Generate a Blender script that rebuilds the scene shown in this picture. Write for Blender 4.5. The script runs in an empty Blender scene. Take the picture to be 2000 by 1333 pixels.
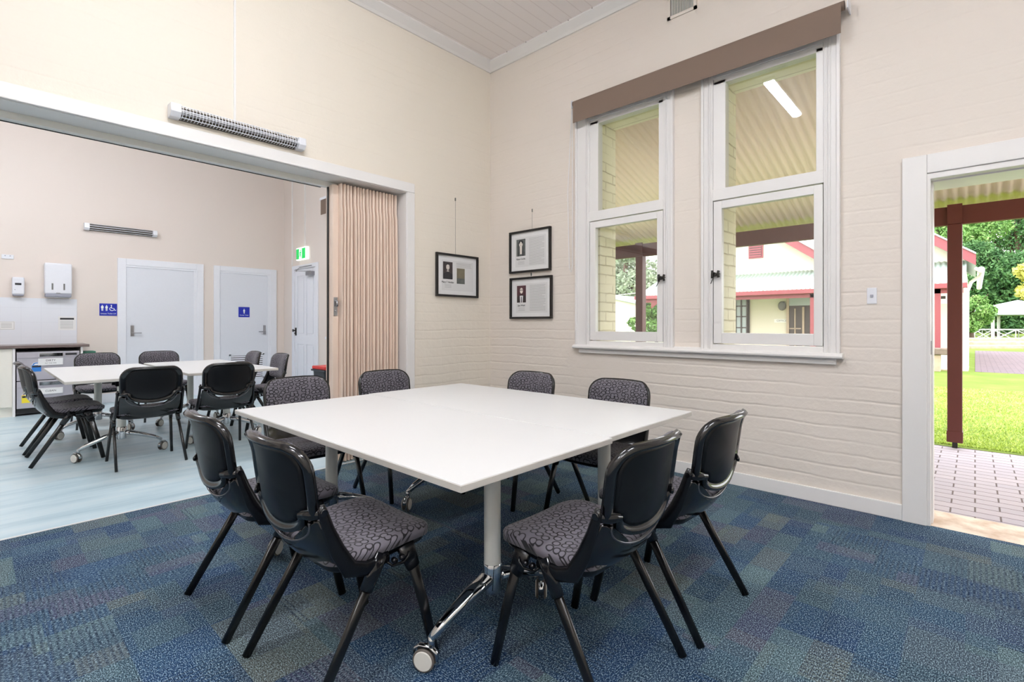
import bpy, bmesh, math, random
import numpy as np
from mathutils import Vector, Matrix
random.seed(7); RNG = np.random.default_rng(7)
SC = bpy.context.scene
COL = SC.collection
PI = math.pi

# ------------------------------------------------------------------ materials
def lin(c):
    return tuple(((v/255.0)/12.92 if v/255.0 <= 0.04045 else ((v/255.0+0.055)/1.055)**2.4) for v in c)
def rgba(c): return (*lin(c), 1.0)
class NT:
    def __init__(s, name):
        s.m = bpy.data.materials.new(name); s.m.use_nodes = True
        s.t = s.m.node_tree; s.b = s.t.nodes['Principled BSDF']; s.out = s.t.nodes['Material Output']
    def n(s, typ, **kw):
        nd = s.t.nodes.new(typ)
        for k, v in kw.items():
            if k.startswith('i_'):
                nd.inputs[int(k[2:]) if k[2:].isdigit() else k[2:].replace('_', ' ')].default_value = v
            else: setattr(nd, k, v)
        return nd
    def l(s, a, b): s.t.links.new(a, b)
    def math(s, op, a, b=None, c=None):
        nd = s.t.nodes.new('ShaderNodeMath'); nd.operation = op
        for i, v in enumerate((a, b, c)):
            if v is None: continue
            if isinstance(v, (int, float)): nd.inputs[i].default_value = v
            else: s.l(v, nd.inputs[i])
        return nd.outputs[0]
    def mix(s, f, a, b, blend='MIX'):
        nd = s.t.nodes.new('ShaderNodeMix'); nd.data_type = 'RGBA'; nd.blend_type = blend
        for i, v in ((0, f), (6, a), (7, b)):
            if isinstance(v, (int, float)): nd.inputs[i].default_value = v
            elif isinstance(v, tuple): nd.inputs[i].default_value = v
            else: s.l(v, nd.inputs[i])
        return nd.outputs[2]
    def pos(s):
        g = s.n('ShaderNodeNewGeometry'); x = s.n('ShaderNodeSeparateXYZ'); s.l(g.outputs['Position'], x.inputs[0]); return g.outputs['Position'], x.outputs
    def obj(s):
        g = s.n('ShaderNodeTexCoord'); x = s.n('ShaderNodeSeparateXYZ'); s.l(g.outputs['Object'], x.inputs[0]); return g.outputs['Object'], x.outputs
    def comb(s, a, b, c=0.0):
        nd = s.t.nodes.new('ShaderNodeCombineXYZ')
        for i, v in enumerate((a, b, c)):
            if isinstance(v, (int, float)): nd.inputs[i].default_value = v
            else: s.l(v, nd.inputs[i])
        return nd.outputs[0]
    def noise(s, vec, scale, detail=3.0, rough=0.5):
        nd = s.n('ShaderNodeTexNoise'); nd.inputs['Scale'].default_value = scale; nd.inputs['Detail'].default_value = detail; nd.inputs['Roughness'].default_value = rough
        if vec is not None: s.l(vec, nd.inputs['Vector'])
        return nd.outputs['Fac']
    def ramp(s, f, stops, interp='LINEAR'):
        nd = s.n('ShaderNodeValToRGB'); nd.color_ramp.interpolation = interp
        e = nd.color_ramp.elements
        while len(e) < len(stops): e.new(0.5)
        for i, (p, c) in enumerate(stops): e[i].position = p; e[i].color = c
        s.l(f, nd.inputs[0]); return nd.outputs[0]
    def bump(s, h, strength, dist=0.01):
        nd = s.n('ShaderNodeBump'); nd.inputs['Strength'].default_value = strength; nd.inputs['Distance'].default_value = dist
        s.l(h, nd.inputs['Height']); s.l(nd.outputs[0], s.b.inputs['Normal'])
    def color(s, v):
        if isinstance(v, tuple): s.b.inputs['Base Color'].default_value = v
        else: s.l(v, s.b.inputs['Base Color'])
    def set(s, rough=None, metal=None, spec=None, coat=None):
        if rough is not None: s.b.inputs['Roughness'].default_value = rough
        if metal is not None: s.b.inputs['Metallic'].default_value = metal
        if spec is not None: s.b.inputs['Specular IOR Level'].default_value = spec
        if coat is not None: s.b.inputs['Coat Weight'].default_value = coat; s.b.inputs['Coat Roughness'].default_value = 0.08

M = {}
def simple(name, c, rough=0.5, metal=0.0, spec=0.5, noise=0.0, nscale=30, bump=0.0, coat=None):
    t = NT(name); t.set(rough, metal, spec, coat)
    p, x = t.obj(); f = t.noise(p, nscale, 4)
    k = noise or 0.02
    a = tuple(max(0, v*(1-k)) for v in lin(c))+(1.0,); b = tuple(min(1, v*(1+k)) for v in lin(c))+(1.0,)
    t.color(t.mix(f, a, b))
    if bump: t.bump(f, bump, 0.002)
    M[name] = t.m; return t.m
def emis(name, c, strength):
    t = NT(name); t.color(rgba(c)); t.b.inputs['Emission Color'].default_value = rgba(c); t.b.inputs['Emission Strength'].default_value = strength
    M[name] = t.m; return t.m

def painted_brick(name, axis, c1, c2, strength=0.35, mortar_mix=0.0, cm=None, upright=0.12, fade=0.3):
    t = NT(name); t.set(0.55, 0, 0.35)
    p, x = t.pos()
    a = x[1] if axis == 'x' else x[0]
    nz = t.noise(p, 3.0, 3); nz2 = t.noise(p, 14.0, 3)
    z = t.math('ADD', x[2], t.math('MULTIPLY', t.math('SUBTRACT', nz, 0.5), 0.03))
    z = t.math('ADD', z, t.math('MULTIPLY', t.math('SUBTRACT', nz2, 0.5), 0.010))
    v = t.comb(a, z, 0.0)
    br = t.n('ShaderNodeTexBrick'); t.l(v, br.inputs['Vector'])
    br.inputs['Scale'].default_value = 1.0; br.inputs['Mortar Size'].default_value = 0.009; br.inputs['Mortar Smooth'].default_value = 0.9
    br.inputs['Brick Width'].default_value = 0.24; br.inputs['Row Height'].default_value = 0.086
    # bed joints read as long uneven lines, upright joints are mostly filled with paint;
    # the joints show more strongly low on the wall
    row = t.math('ABSOLUTE', t.math('SUBTRACT', t.math('FRACT', t.math('DIVIDE', z, 0.086)), 0.5))
    rowf = t.ramp(row, [(0.36, (0, 0, 0, 1)), (0.5, (1, 1, 1, 1))])
    f = t.math('ADD', t.math('MULTIPLY', rowf, 1-upright), t.math('MULTIPLY', br.outputs['Fac'], upright))
    msk = t.ramp(t.noise(t.comb(t.math('MULTIPLY', a, 0.5), t.math('MULTIPLY', x[2], 2.2)), 1.9, 4, 0.65), [(0.38, (0.05,)*3+(1,)), (0.66, (1, 1, 1, 1))])
    low = t.ramp(t.math('DIVIDE', x[2], 4.0), [(0.12, (1, 1, 1, 1)), (0.42, (fade,)*3+(1,))])
    f = t.math('MULTIPLY', t.math('MULTIPLY', f, msk), low)
    h = t.math('SUBTRACT', t.math('MULTIPLY', t.noise(p, 22, 5, 0.6), 0.55), f)
    t.bump(h, strength, 0.012)
    big = t.noise(p, 0.9, 2)
    col = t.mix(big, rgba(c1), rgba(c2))
    if cm: col = t.mix(t.math('MULTIPLY', f, mortar_mix), col, rgba(cm))
    t.color(col); M[name] = t.m

def plaster(name, c1, c2):
    t = NT(name); t.set(0.6, 0, 0.3); p, x = t.pos()
    t.color(t.mix(t.noise(p, 0.7, 2), rgba(c1), rgba(c2))); t.bump(t.noise(p, 60, 4), 0.05, 0.003); M[name] = t.m

painted_brick('brick_cream_x', 'x', (223, 216, 205), (224, 214, 206), 0.42, 0.12, (196, 184, 160))
painted_brick('brick_cream_y', 'y', (227, 220, 205), (227, 219, 208), 0.34, 0.12, (200, 188, 160))
painted_brick('brick_yellow', 'x', (226, 216, 160), (222, 214, 166), 0.6, 0.7, (190, 160, 120), 1.0, 1.0)
painted_brick('brick_yellow_y', 'y', (226, 216, 160), (222, 214, 166), 0.6, 0.7, (190, 160, 120), 1.0, 1.0)
painted_brick('brick_yellow_reveal', 'y', (234, 229, 204), (232, 227, 202), 0.6, 0.8, (150, 130, 95), 1.0, 1.0)
plaster('plaster_far', (222, 213, 205), (222, 210, 202))
simple('trim_white', (228, 226, 224), 0.35, noise=0.02, nscale=6, bump=0.04)
simple('trim_cool', (228, 230, 236), 0.35)
simple('door_cool', (219, 222, 229), 0.4)
simple('table_white', (206, 206, 205), 0.38, spec=0.4, noise=0.01, nscale=8)
simple('table_edge', (198, 194, 187), 0.4)
simple('powder_white', (226, 225, 218), 0.3)
simple('chrome', (205, 207, 210), 0.08, metal=1.0)
simple('steel_panel', (188, 185, 194), 0.35, metal=0.45, noise=0.05, nscale=12)
simple('steel_brushed', (168, 168, 172), 0.32, metal=1.0, noise=0.06, nscale=12)
simple('dark_metal', (60, 58, 56), 0.35, metal=0.8)
simple('black_plastic', (9, 9, 12), 0.27, spec=0.4)
simple('lip_highlight', (84, 84, 90), 0.15, metal=0.5)
simple('black_gloss', (12, 12, 15), 0.15, spec=0.6)
simple('black_panel', (8, 9, 13), 0.4, spec=0.28)
simple('black_tube', (12, 11, 11), 0.25, spec=0.55)
simple('black_frame', (22, 19, 18), 0.3)
simple('paper', (226, 226, 226), 0.7)
simple('mount_board', (214, 214, 214), 0.6)
simple('ink_grey', (170, 170, 170), 0.8)
simple('ink_dark', (45, 45, 48), 0.8)
simple('photo_dark', (58, 50, 50), 0.6, noise=0.25, nscale=60)
simple('photo_grey', (95, 98, 95), 0.6, noise=0.5, nscale=45)
simple('photo_sepia', (120, 112, 92), 0.6, noise=0.2, nscale=25)
simple('photo_plum', (80, 48, 55), 0.6, noise=0.1, nscale=60)
simple('skin_pale', (222, 214, 205), 0.6)
simple('tyre_grey', (95, 88, 82), 0.5)
simple('wheel_white', (215, 212, 204), 0.4)
simple('blind_taupe', (122, 104, 91), 0.8, noise=0.03, nscale=200, bump=0.05)
simple('alu_rail', (205, 208, 212), 0.3, metal=0.4)
simple('curtain_beige', (224, 204, 188), 0.5, noise=0.01, nscale=8, bump=0.05)
simple('seal_black', (18, 18, 18), 0.5)
simple('sign_blue', (20, 40, 165), 0.4)
simple('white_plastic', (224, 226, 232), 0.3)
simple('grey_plastic', (150, 152, 165), 0.35)
simple('window_grey', (140, 132, 134), 0.4)
simple('counter_brown', (112, 98, 94), 0.3, noise=0.2, nscale=60)
simple('cabinet_cream', (226, 222, 212), 0.4)
simple('cabinet_black', (20, 20, 22), 0.5)
simple('sticker_yellow', (235, 215, 50), 0.5)
simple('sticker_red', (190, 45, 45), 0.5)
simple('sticker_blue', (40, 120, 200), 0.5)
simple('bin_black', (38, 42, 50), 0.45)
simple('bin_red', (205, 50, 45), 0.4)
simple('bin_green', (50, 110, 90), 0.45)
simple('maroon', (84, 31, 25), 0.5, noise=0.1, nscale=6, bump=0.05)
simple('maroon_far', (146, 72, 78), 0.5, noise=0.06)
simple('cream_far', (218, 213, 194), 0.7, noise=0.03)
simple('white_far', (236, 236, 232), 0.6)
simple('dark_far', (70, 62, 60), 0.4, noise=0.2)
simple('glass_far', (165, 178, 178), 0.15, noise=0.1, nscale=3)
simple('lamp_grey', (110, 110, 108), 0.4)
simple('sandstone', (176, 158, 138), 0.9, noise=0.3, nscale=7, bump=0.4)
simple('bark', (92, 74, 62), 0.9, noise=0.3, nscale=9, bump=0.4)
simple('old_timber', (120, 105, 95), 0.9, noise=0.3, nscale=12, bump=0.4)
simple('heater_dark', (70, 66, 60), 0.5)
simple('heater_ref', (88, 82, 72), 0.3, metal=0.7)
simple('exit_pict', (245, 250, 245), 0.5)
emis('lamp_tube', (247, 249, 255), 62.0)
emis('exit_green', (30, 190, 90), 0.35)
emis('exit_white', (245, 255, 248), 0.5)

def ceil_mat():
    t = NT('ceiling_boards'); t.set(0.5, 0, 0.3); p, x = t.pos()
    fr = t.math('FRACT', t.math('DIVIDE', x[1], 0.115))
    g = t.math('LESS_THAN', t.math('ABSOLUTE', t.math('SUBTRACT', fr, 0.5)), 0.035)
    t.color(t.mix(t.math('MULTIPLY', g, 0.30), rgba((244, 238, 237)), rgba((196, 183, 182))))
    t.bump(t.math('SUBTRACT', 1.0, g), 0.3, 0.004); M['ceiling_boards'] = t.m
ceil_mat()

def carpet():
    t = NT('carpet_tiles'); t.set(0.95, 0, 0.1); p, x = t.pos()
    X = t.math('ADD', x[0], 20.13); Y = t.math('ADD', x[1], 20.31)
    tx = t.math('FLOOR', t.math('DIVIDE', X, 0.5)); ty = t.math('FLOOR', t.math('DIVIDE', Y, 0.5))
    wn = t.n('ShaderNodeTexWhiteNoise', noise_dimensions='2D'); t.l(t.comb(tx, ty), wn.inputs['Vector'])
    sw = t.math('GREATER_THAN', wn.outputs['Value'], 0.62)
    inv = t.math('SUBTRACT', 1.0, sw)
    U = t.math('ADD', t.math('MULTIPLY', X, inv), t.math('MULTIPLY', Y, sw))
    V = t.math('ADD', t.math('MULTIPLY', Y, inv), t.math('MULTIPLY', X, sw))
    def blocks(u, v, ru, rv, seed):
        row = t.math('FLOOR', t.math('DIVIDE', v, rv))
        w1 = t.n('ShaderNodeTexWhiteNoise', noise_dimensions='2D'); t.l(t.comb(row, seed), w1.inputs['Vector'])
        bx = t.math('FLOOR', t.math('DIVIDE', t.math('ADD', u, t.math('MULTIPLY', w1.outputs['Value'], 3.0)), ru))
        w2 = t.n('ShaderNodeTexWhiteNoise', noise_dimensions='3D'); t.l(t.comb(row, bx, seed), w2.inputs['Vector'])
        return w2.outputs['Value']
    r1 = blocks(U, V, 0.25, 0.125, 3.3); r2 = blocks(X, Y, 0.167, 0.1667, 8.1); r3 = blocks(U, V, 0.5, 0.25, 5.7)
    pick = t.math('GREATER_THAN', blocks(X, Y, 0.5, 0.5, 1.9), 0.6)
    sel = t.math('ADD', t.math('MULTIPLY', r1, t.math('SUBTRACT', 1.0, pick)), t.math('MULTIPLY', r3, pick))
    stops = [(0.0, rgba((30, 56, 92))), (0.18, rgba((46, 74, 98))), (0.36, rgba((66, 88, 98))), (0.52, rgba((76, 76, 100))), (0.64, rgba((84, 106, 112))), (0.78, rgba((40, 70, 104))), (0.9, rgba((94, 102, 100)))]
    c = t.ramp(sel, stops, 'CONSTANT'); c2 = t.ramp(r2, stops, 'CONSTANT')
    c = t.mix(0.28, c, c2)
    # ribs in some blocks
    rib = t.math('SINE', t.math('MULTIPLY', U, 2*PI/0.021))
    ribm = t.math('GREATER_THAN', blocks(U, V, 0.25, 0.25, 12.3), 0.6)
    ribf = t.math('MULTIPLY', t.math('MULTIPLY', t.math('GREATER_THAN', rib, 0.2), ribm), 0.6)
    c = t.mix(ribf, c, rgba((28, 44, 66)))
    # fibre flecks
    sc = t.comb(t.math('MULTIPLY', U, 1.0), t.math('MULTIPLY', V, 2.2))
    n1 = t.noise(sc, 120, 2, 0.65)
    fl = t.ramp(n1, [(0.53, (0, 0, 0, 1)), (0.62, (1, 1, 1, 1))])
    c = t.mix(t.math('MULTIPLY', fl, 0.74), c, rgba((154, 178, 188)))
    dk = t.ramp(n1, [(0.38, (1, 1, 1, 1)), (0.48, (0, 0, 0, 1))])
    c = t.mix(t.math('MULTIPLY', dk, 0.75), c, rgba((12, 20, 34)))
    t.color(c); t.bump(n1, 0.6, 0.004); M['carpet_tiles'] = t.m
carpet()

def vinyl():
    t = NT('vinyl_blue'); t.set(0.32, 0, 0.45); p, x = t.pos()
    v = t.comb(t.math('MULTIPLY', x[0], 0.35), t.math('MULTIPLY', x[1], 3.0))
    n1 = t.noise(v, 2.2, 5, 0.6)
    t.color(t.ramp(n1, [(0.3, rgba((158, 186, 198))), (0.5, rgba((192, 212, 220))), (0.7, rgba((206, 219, 223)))]))
    M['vinyl_blue'] = t.m
vinyl()

def fabric():
    t = NT('ring_fabric'); t.set(0.7, 0, 0.25)
    p, x = t.obj()
    # woven rings laid in the plane of the cloth: y+z runs along the cloth on seat and back alike
    w = t.noise(p, 9, 2)
    v = t.comb(t.math('ADD', x[0], t.math('MULTIPLY', w, 0.012)), t.math('MULTIPLY', t.math('SUBTRACT', x[1], x[2]), 1.15))
    vo = t.n('ShaderNodeTexVoronoi', voronoi_dimensions='2D', feature='F1'); vo.inputs['Scale'].default_value = 29; vo.inputs['Randomness'].default_value = 0.62
    t.l(v, vo.inputs['Vector'])
    d = vo.outputs['Distance']
    ring = t.ramp(d, [(0.0, (0, 0, 0, 1)), (0.30, (0, 0, 0, 1)), (0.33, (1, 1, 1, 1)), (0.45, (1, 1, 1, 1)), (0.49, (0.12,)*3+(1,))])
    c = t.mix(ring, rgba((102, 98, 106)), rgba((14, 13, 17)))
    t.color(c); t.bump(t.noise(p, 900, 2), 0.2, 0.001)
    t.b.inputs['Sheen Weight'].default_value = 0.15
    M['ring_fabric'] = t.m
fabric()

def glass(name, tint, refl=1.0):
    m = bpy.data.materials.new(name); m.use_nodes = True; nt = m.node_tree; nt.nodes.clear()
    o = nt.nodes.new('ShaderNodeOutputMaterial'); tr = nt.nodes.new('ShaderNodeBsdfTransparent'); gl = nt.nodes.new('ShaderNodeBsdfGlossy')
    gl.inputs['Roughness'].default_value = 0.0; tr.inputs[0].default_value = (*tint, 1)
    geo = nt.nodes.new('ShaderNodeNewGeometry'); dt = nt.nodes.new('ShaderNodeVectorMath'); dt.operation = 'DOT_PRODUCT'
    nt.links.new(geo.outputs['Incoming'], dt.inputs[0]); nt.links.new(geo.outputs['Normal'], dt.inputs[1])
    def mt(op, a, b):
        q = nt.nodes.new('ShaderNodeMath'); q.operation = op
        for i, v in enumerate((a, b)):
            if isinstance(v, (int, float)): q.inputs[i].default_value = v
            elif v is not None: nt.links.new(v, q.inputs[i])
        return q.outputs[0]
    fr = mt('POWER', mt('SUBTRACT', 1.0, mt('ABSOLUTE', dt.outputs['Value'], None)), 5.0)
    mx = nt.nodes.new('ShaderNodeMixShader')
    ma = nt.nodes.new('ShaderNodeMath'); ma.operation = 'MULTIPLY_ADD'; ma.inputs[1].default_value = 0.92; ma.inputs[2].default_value = 0.09; ma.use_clamp = True; nt.links.new(fr, ma.inputs[0]); nt.links.new(ma.outputs[0], mx.inputs[0]); nt.links.new(tr.outputs[0], mx.inputs[1]); nt.links.new(gl.outputs[0], mx.inputs[2]); nt.links.new(mx.outputs[0], o.inputs[0])
    M[name] = m
glass('pane_glass', (0.985, 0.99, 0.985))

def pavers(name, c1, c2, cm, axis_long='y'):
    t = NT(name); t.set(0.9, 0, 0.08); p, x = t.pos()
    v = t.comb(x[1], x[0]) if axis_long == 'y' else t.comb(x[0], x[1])
    br = t.n('ShaderNodeTexBrick'); t.l(v, br.inputs['Vector'])
    br.inputs['Scale'].default_value = 1.0; br.inputs['Mortar Size'].default_value = 0.005; br.inputs['Mortar Smooth'].default_value = 0.2
    br.inputs['Brick Width'].default_value = 0.235; br.inputs['Row Height'].default_value = 0.112
    br.inputs['Color1'].default_value = rgba(c1); br.inputs['Color2'].default_value = rgba(c2); br.inputs['Mortar'].default_value = rgba(cm)
    t.color(t.mix(t.math('MULTIPLY', t.noise(p, 25, 4), 0.25), br.outputs['Color'], rgba((150, 140, 140))))
    t.bump(t.math('SUBTRACT', 1.0, br.outputs['Fac']), 0.5, 0.006); M[name] = t.m
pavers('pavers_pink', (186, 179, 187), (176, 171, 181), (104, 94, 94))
pavers('pavers_far', (122, 108, 114), (110, 100, 106), (62, 56, 58))  # same paving, colour darkened to offset the open sky light

def lawn():
    t = NT('lawn_green'); t.set(0.9, 0, 0.1); p, x = t.pos()
    c = t.ramp(t.noise(p, 1.2, 5, 0.6), [(0.3, rgba((100, 120, 50))), (0.55, rgba((118, 138, 62))), (0.75, rgba((136, 150, 80)))])
    c = t.mix(t.math('MULTIPLY', t.noise(p, 40, 3), 0.5), c, rgba((92, 114, 46)))
    t.color(c); t.bump(t.noise(p, 60, 3), 0.6, 0.02); M['lawn_green'] = t.m
lawn()
def blade():
    t = NT('grass_blade'); t.set(0.8, 0, 0.1); p, x = t.pos()
    t.color(t.ramp(t.noise(p, 5, 3), [(0.35, rgba((176, 200, 96))), (0.65, rgba((204, 220, 130)))])); M['grass_blade'] = t.m
blade()
def conc():
    t = NT('concrete_step'); t.set(0.8, 0, 0.3); p, x = t.pos()
    t.color(t.ramp(t.noise(p, 7, 5, 0.6), [(0.35, rgba((196, 172, 150))), (0.6, rgba((226, 212, 196)))])); t.bump(t.noise(p, 60, 4), 0.2, 0.003); M['concrete_step'] = t.m
conc()
def leaf(name, a, b, c):
    t = NT(name); t.set(0.7, 0, 0.2); p, x = t.pos()
    t.color(t.ramp(t.noise(p, 1.4, 4, 0.7), [(0.3, rgba(a)), (0.5, rgba(b)), (0.7, rgba(c))])); M[name] = t.m
leaf('leaf_dark', (44, 78, 48), (74, 112, 66), (112, 148, 92))
leaf('leaf_mid', (72, 112, 56), (110, 150, 80), (160, 188, 118))
leaf('leaf_yellow', (170, 172, 80), (200, 200, 110), (222, 216, 140))
leaf('leaf_hazed', (110, 130, 100), (150, 164, 138), (190, 196, 176))  # pale haze over these trees is put into the leaf colour
def corr(name, c, c2):
    t = NT(name); t.set(0.45, 0, 0.4); p, x = t.pos()
    t.color(t.mix(t.noise(p, 1.3, 3), rgba(c), rgba(c2))); M[name] = t.m
corr('corrugated_cream', (253, 236, 216), (253, 234, 214))
corr('corrugated_green', (176, 196, 188), (166, 188, 180))
def splash():
    t = NT('tile_white'); t.set(0.15, 0, 0.5); p, x = t.pos()
    gx = t.math('LESS_THAN', t.math('FRACT', t.math('DIVIDE', x[0], 0.2)), 0.015)
    gz = t.math('LESS_THAN', t.math('FRACT', t.math('DIVIDE', x[2], 0.2)), 0.015)
    t.color(t.mix(t.math('MULTIPLY', t.math('MAXIMUM', gx, gz), 0.25), rgba((224, 227, 234)), rgba((185, 188, 196)))); M['tile_white'] = t.m
splash()

# ------------------------------------------------------------------ mesh building
class MB:
    def __init__(s): s.v = []; s.f = []
    def add(s, vs, fs):
        o = len(s.v); s.v += [tuple(v) for v in vs]; s.f += [tuple(o+i for i in f) for f in fs]; return s
    def box(s, a, b):
        (x0, y0, z0), (x1, y1, z1) = [min(p, q) for p, q in zip(a, b)], [max(p, q) for p, q in zip(a, b)]
        return s.add([(x0,y0,z0),(x1,y0,z0),(x1,y1,z0),(x0,y1,z0),(x0,y0,z1),(x1,y0,z1),(x1,y1,z1),(x0,y1,z1)],
                     [(0,3,2,1),(4,5,6,7),(0,1,5,4),(1,2,6,5),(2,3,7,6),(3,0,4,7)])
    def sweep(s, pts, rx, ry=None, n=12, up=(1, 0, 0), cap=True, phase=0.0, square=0.0):
        """tube through pts; rx along `up`-projected axis, ry across"""
        pts = [Vector(p) for p in pts]; m = len(pts)
        rx = rx if isinstance(rx, (list, tuple)) else [rx]*m
        ry = rx if ry is None else (ry if isinstance(ry, (list, tuple)) else [ry]*m)
        vs = []
        for i, p in enumerate(pts):
            t = (pts[min(i+1, m-1)]-pts[max(i-1, 0)]).normalized()
            u = Vector(up); u = (u-t*u.dot(t))
            if u.length < 1e-4: u = Vector((0, 1, 0)); u = u-t*u.dot(t)
            u.normalize(); w = t.cross(u)
            for k in range(n):
                a = 2*PI*k/n+phase; ca, sa = math.cos(a), math.sin(a)
                if square:
                    q = 1-square
                    ca = math.copysign(abs(ca)**q, ca); sa = math.copysign(abs(sa)**q, sa)
                vs.append(p+u*ca*rx[i]+w*sa*ry[i])
        fs = []
        for i in range(m-1):
            for k in range(n):
                a = i*n+k; b = i*n+(k+1) % n
                fs.append((a, b, b+n, a+n))
        if cap: fs += [tuple(range(n))[::-1], tuple((m-1)*n+k for k in range(n))]
        return s.add(vs, fs)
    def cyl(s, p, q, r, n=24, r2=None): 
        d = Vector(q)-Vector(p); up = (1, 0, 0) if abs(d.normalized().x) < 0.9 else (0, 1, 0)
        return s.sweep([p, q], [r, r if r2 is None else r2], n=n, up=up)
    def prism(s, poly, fn0, fn1):
        n = len(poly)
        return s.add([fn0(*p) for p in poly]+[fn1(*p) for p in poly], [tuple(range(n))[::-1], tuple(range(n, 2*n))]+[(i, (i+1) % n, n+(i+1) % n, n+i) for i in range(n)])
    def patch(s, outline, surf, tf, tb, rings=(0.0, 0.35, 0.65, 0.82, 0.92, 0.975, 1.0), ctr=None):
        n = len(outline); c = ctr or (sum(p[0] for p in outline)/n, sum(p[1] for p in outline)/n)
        def pn(u, v):
            P = Vector(surf(u, v)); e = 1e-3
            N = (Vector(surf(u+e, v))-Vector(surf(u-e, v))).cross(Vector(surf(u, v+e))-Vector(surf(u, v-e))).normalized()
            return P, N
        vs = []; fs = []
        for side in (1, -1):
            for r in rings[1:]:
                for p in outline:
                    P, N = pn(c[0]+(p[0]-c[0])*r, c[1]+(p[1]-c[1])*r)
                    vs.append(P+N*(tf(r) if side == 1 else -tb(r)))
            P, N = pn(*c); vs.append(P+N*(tf(0) if side == 1 else -tb(0)))
        k = len(rings)-1; tot = n*k+1
        for sd in (0, 1):
            o = sd*tot
            for i in range(k-1):
                for j in range(n):
                    a, b = o+i*n+j, o+i*n+(j+1) % n
                    q = (a, a+n, b+n, b) if sd == 0 else (a, b, b+n, a+n)
                    fs.append(q)
            for j in range(n):
                a, b = o+j, o+(j+1) % n
                fs.append((o+n*k, a, b) if sd == 0 else (o+n*k, b, a))
        o1 = (k-1)*n; o2 = tot+(k-1)*n
        for j in range(n): fs.append((o1+j, o2+j, o2+(j+1) % n, o1+(j+1) % n))
        return s.add(vs, fs)
    def build(s, name, mat, parent=None, origin=(0, 0, 0), smooth=False, bevel=0.0, subsurf=0, segs=2, fix=True):
        me = bpy.data.meshes.new(name)
        o3 = Vector(origin)
        me.from_pydata([Vector(v)-o3 for v in s.v], [], s.f)
        if fix:
            bm = bmesh.new(); bm.from_mesh(me); bmesh.ops.recalc_face_normals(bm, faces=bm.faces); bm.to_mesh(me); bm.free()
        for mm in (mat if isinstance(mat, (list, tuple)) else [mat]): me.materials.append(M[mm])
        ob = bpy.data.objects.new(name, me); COL.objects.link(ob)
        ob.location = o3
        if parent is not None: ob.parent = parent
        if bevel:
            b = ob.modifiers.new('bevel', 'BEVEL'); b.width = bevel; b.segments = segs; b.limit_method = 'ANGLE'; b.angle_limit = 0.7
        if subsurf:
            q = ob.modifiers.new('sub', 'SUBSURF'); q.levels = subsurf; q.render_levels = subsurf
        if smooth:
            for p in me.polygons: p.use_smooth = True
            if smooth != 'all':
                try: me.set_sharp_from_angle(angle=math.radians(45))
                except Exception: pass
        return ob
def struct(o, kind='structure'): o['kind'] = kind; return o
def tag(o, label, cat, group=None):
    o['label'] = label; o['category'] = cat
    if group: o['group'] = group
    return o
def empty(name, loc, label, cat, group=None, rz=0.0):
    o = bpy.data.objects.new(name, None); COL.objects.link(o); o.empty_display_size = 0.1
    o.location = loc; o.rotation_euler = (0, 0, rz); return tag(o, label, cat, group)
def kids(o): return [c for c in bpy.data.objects if c.parent is o]
def copy_tree(o, parent=None):
    c = o.copy(); COL.objects.link(c)
    if parent is not None: c.parent = parent
    for k in kids(o): copy_tree(k, c)
    return c
def text_mesh(s, body, size, place, depth=0.0006, align='CENTER'):
    cu = bpy.data.curves.new('t', 'FONT'); cu.body = body; cu.size = size; cu.extrude = depth; cu.align_x = align; cu.align_y = 'CENTER'; cu.resolution_u = 3
    ob = bpy.data.objects.new('t', cu); COL.objects.link(ob)
    dg = bpy.context.evaluated_depsgraph_get(); me = bpy.data.meshes.new_from_object(ob.evaluated_get(dg))
    s.add([place(v.co.x, v.co.y, v.co.z) for v in me.vertices], [tuple(p.vertices) for p in me.polygons])
    bpy.data.objects.remove(ob); bpy.data.curves.remove(cu); bpy.data.meshes.remove(me)
def rrect(w, h, rt, rb, n=7, cx=0.0, cy=0.0, edge=5):
    """rounded rectangle outline, ccw, centred, extra points along edges"""
    pts = []
    cs = [(w/2-rb, -h/2+rb, rb, -PI/2), (w/2-rt, h/2-rt, rt, 0), (-w/2+rt, h/2-rt, rt, PI/2), (-w/2+rb, -h/2+rb, rb, PI)]
    arcs = [[(x+r*math.cos(a0+PI/2*i/n), y+r*math.sin(a0+PI/2*i/n)) for i in range(n+1)] for x, y, r, a0 in cs]
    for i in range(4):
        pts += arcs[i]; p, q = arcs[i][-1], arcs[(i+1) % 4][0]
        for k in range(1, edge): pts.append((p[0]+(q[0]-p[0])*k/edge, p[1]+(q[1]-p[1])*k/edge))
    return [(x+cx, y+cy) for x, y in pts]
def ellipse(cx, cy, rx, ry, n=20): return [(cx+rx*math.cos(2*PI*i/n), cy+ry*math.sin(2*PI*i/n)) for i in range(n)]
# ================================================================== the rooms
WX, WX2 = 3.79, 4.13          # wall with windows: inner and outer face
LY, LY2 = 3.85, 4.15          # wall with the wide opening
FX, FX2 = 3.92, 4.26          # side wall of the far room
FY = 9.5                      # far wall
X0, Y0 = -2.6, -2.3
CZ = 3.98
DY0, DY1, DZ = -0.76, 0.193, 2.028     # outside door opening
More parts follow.
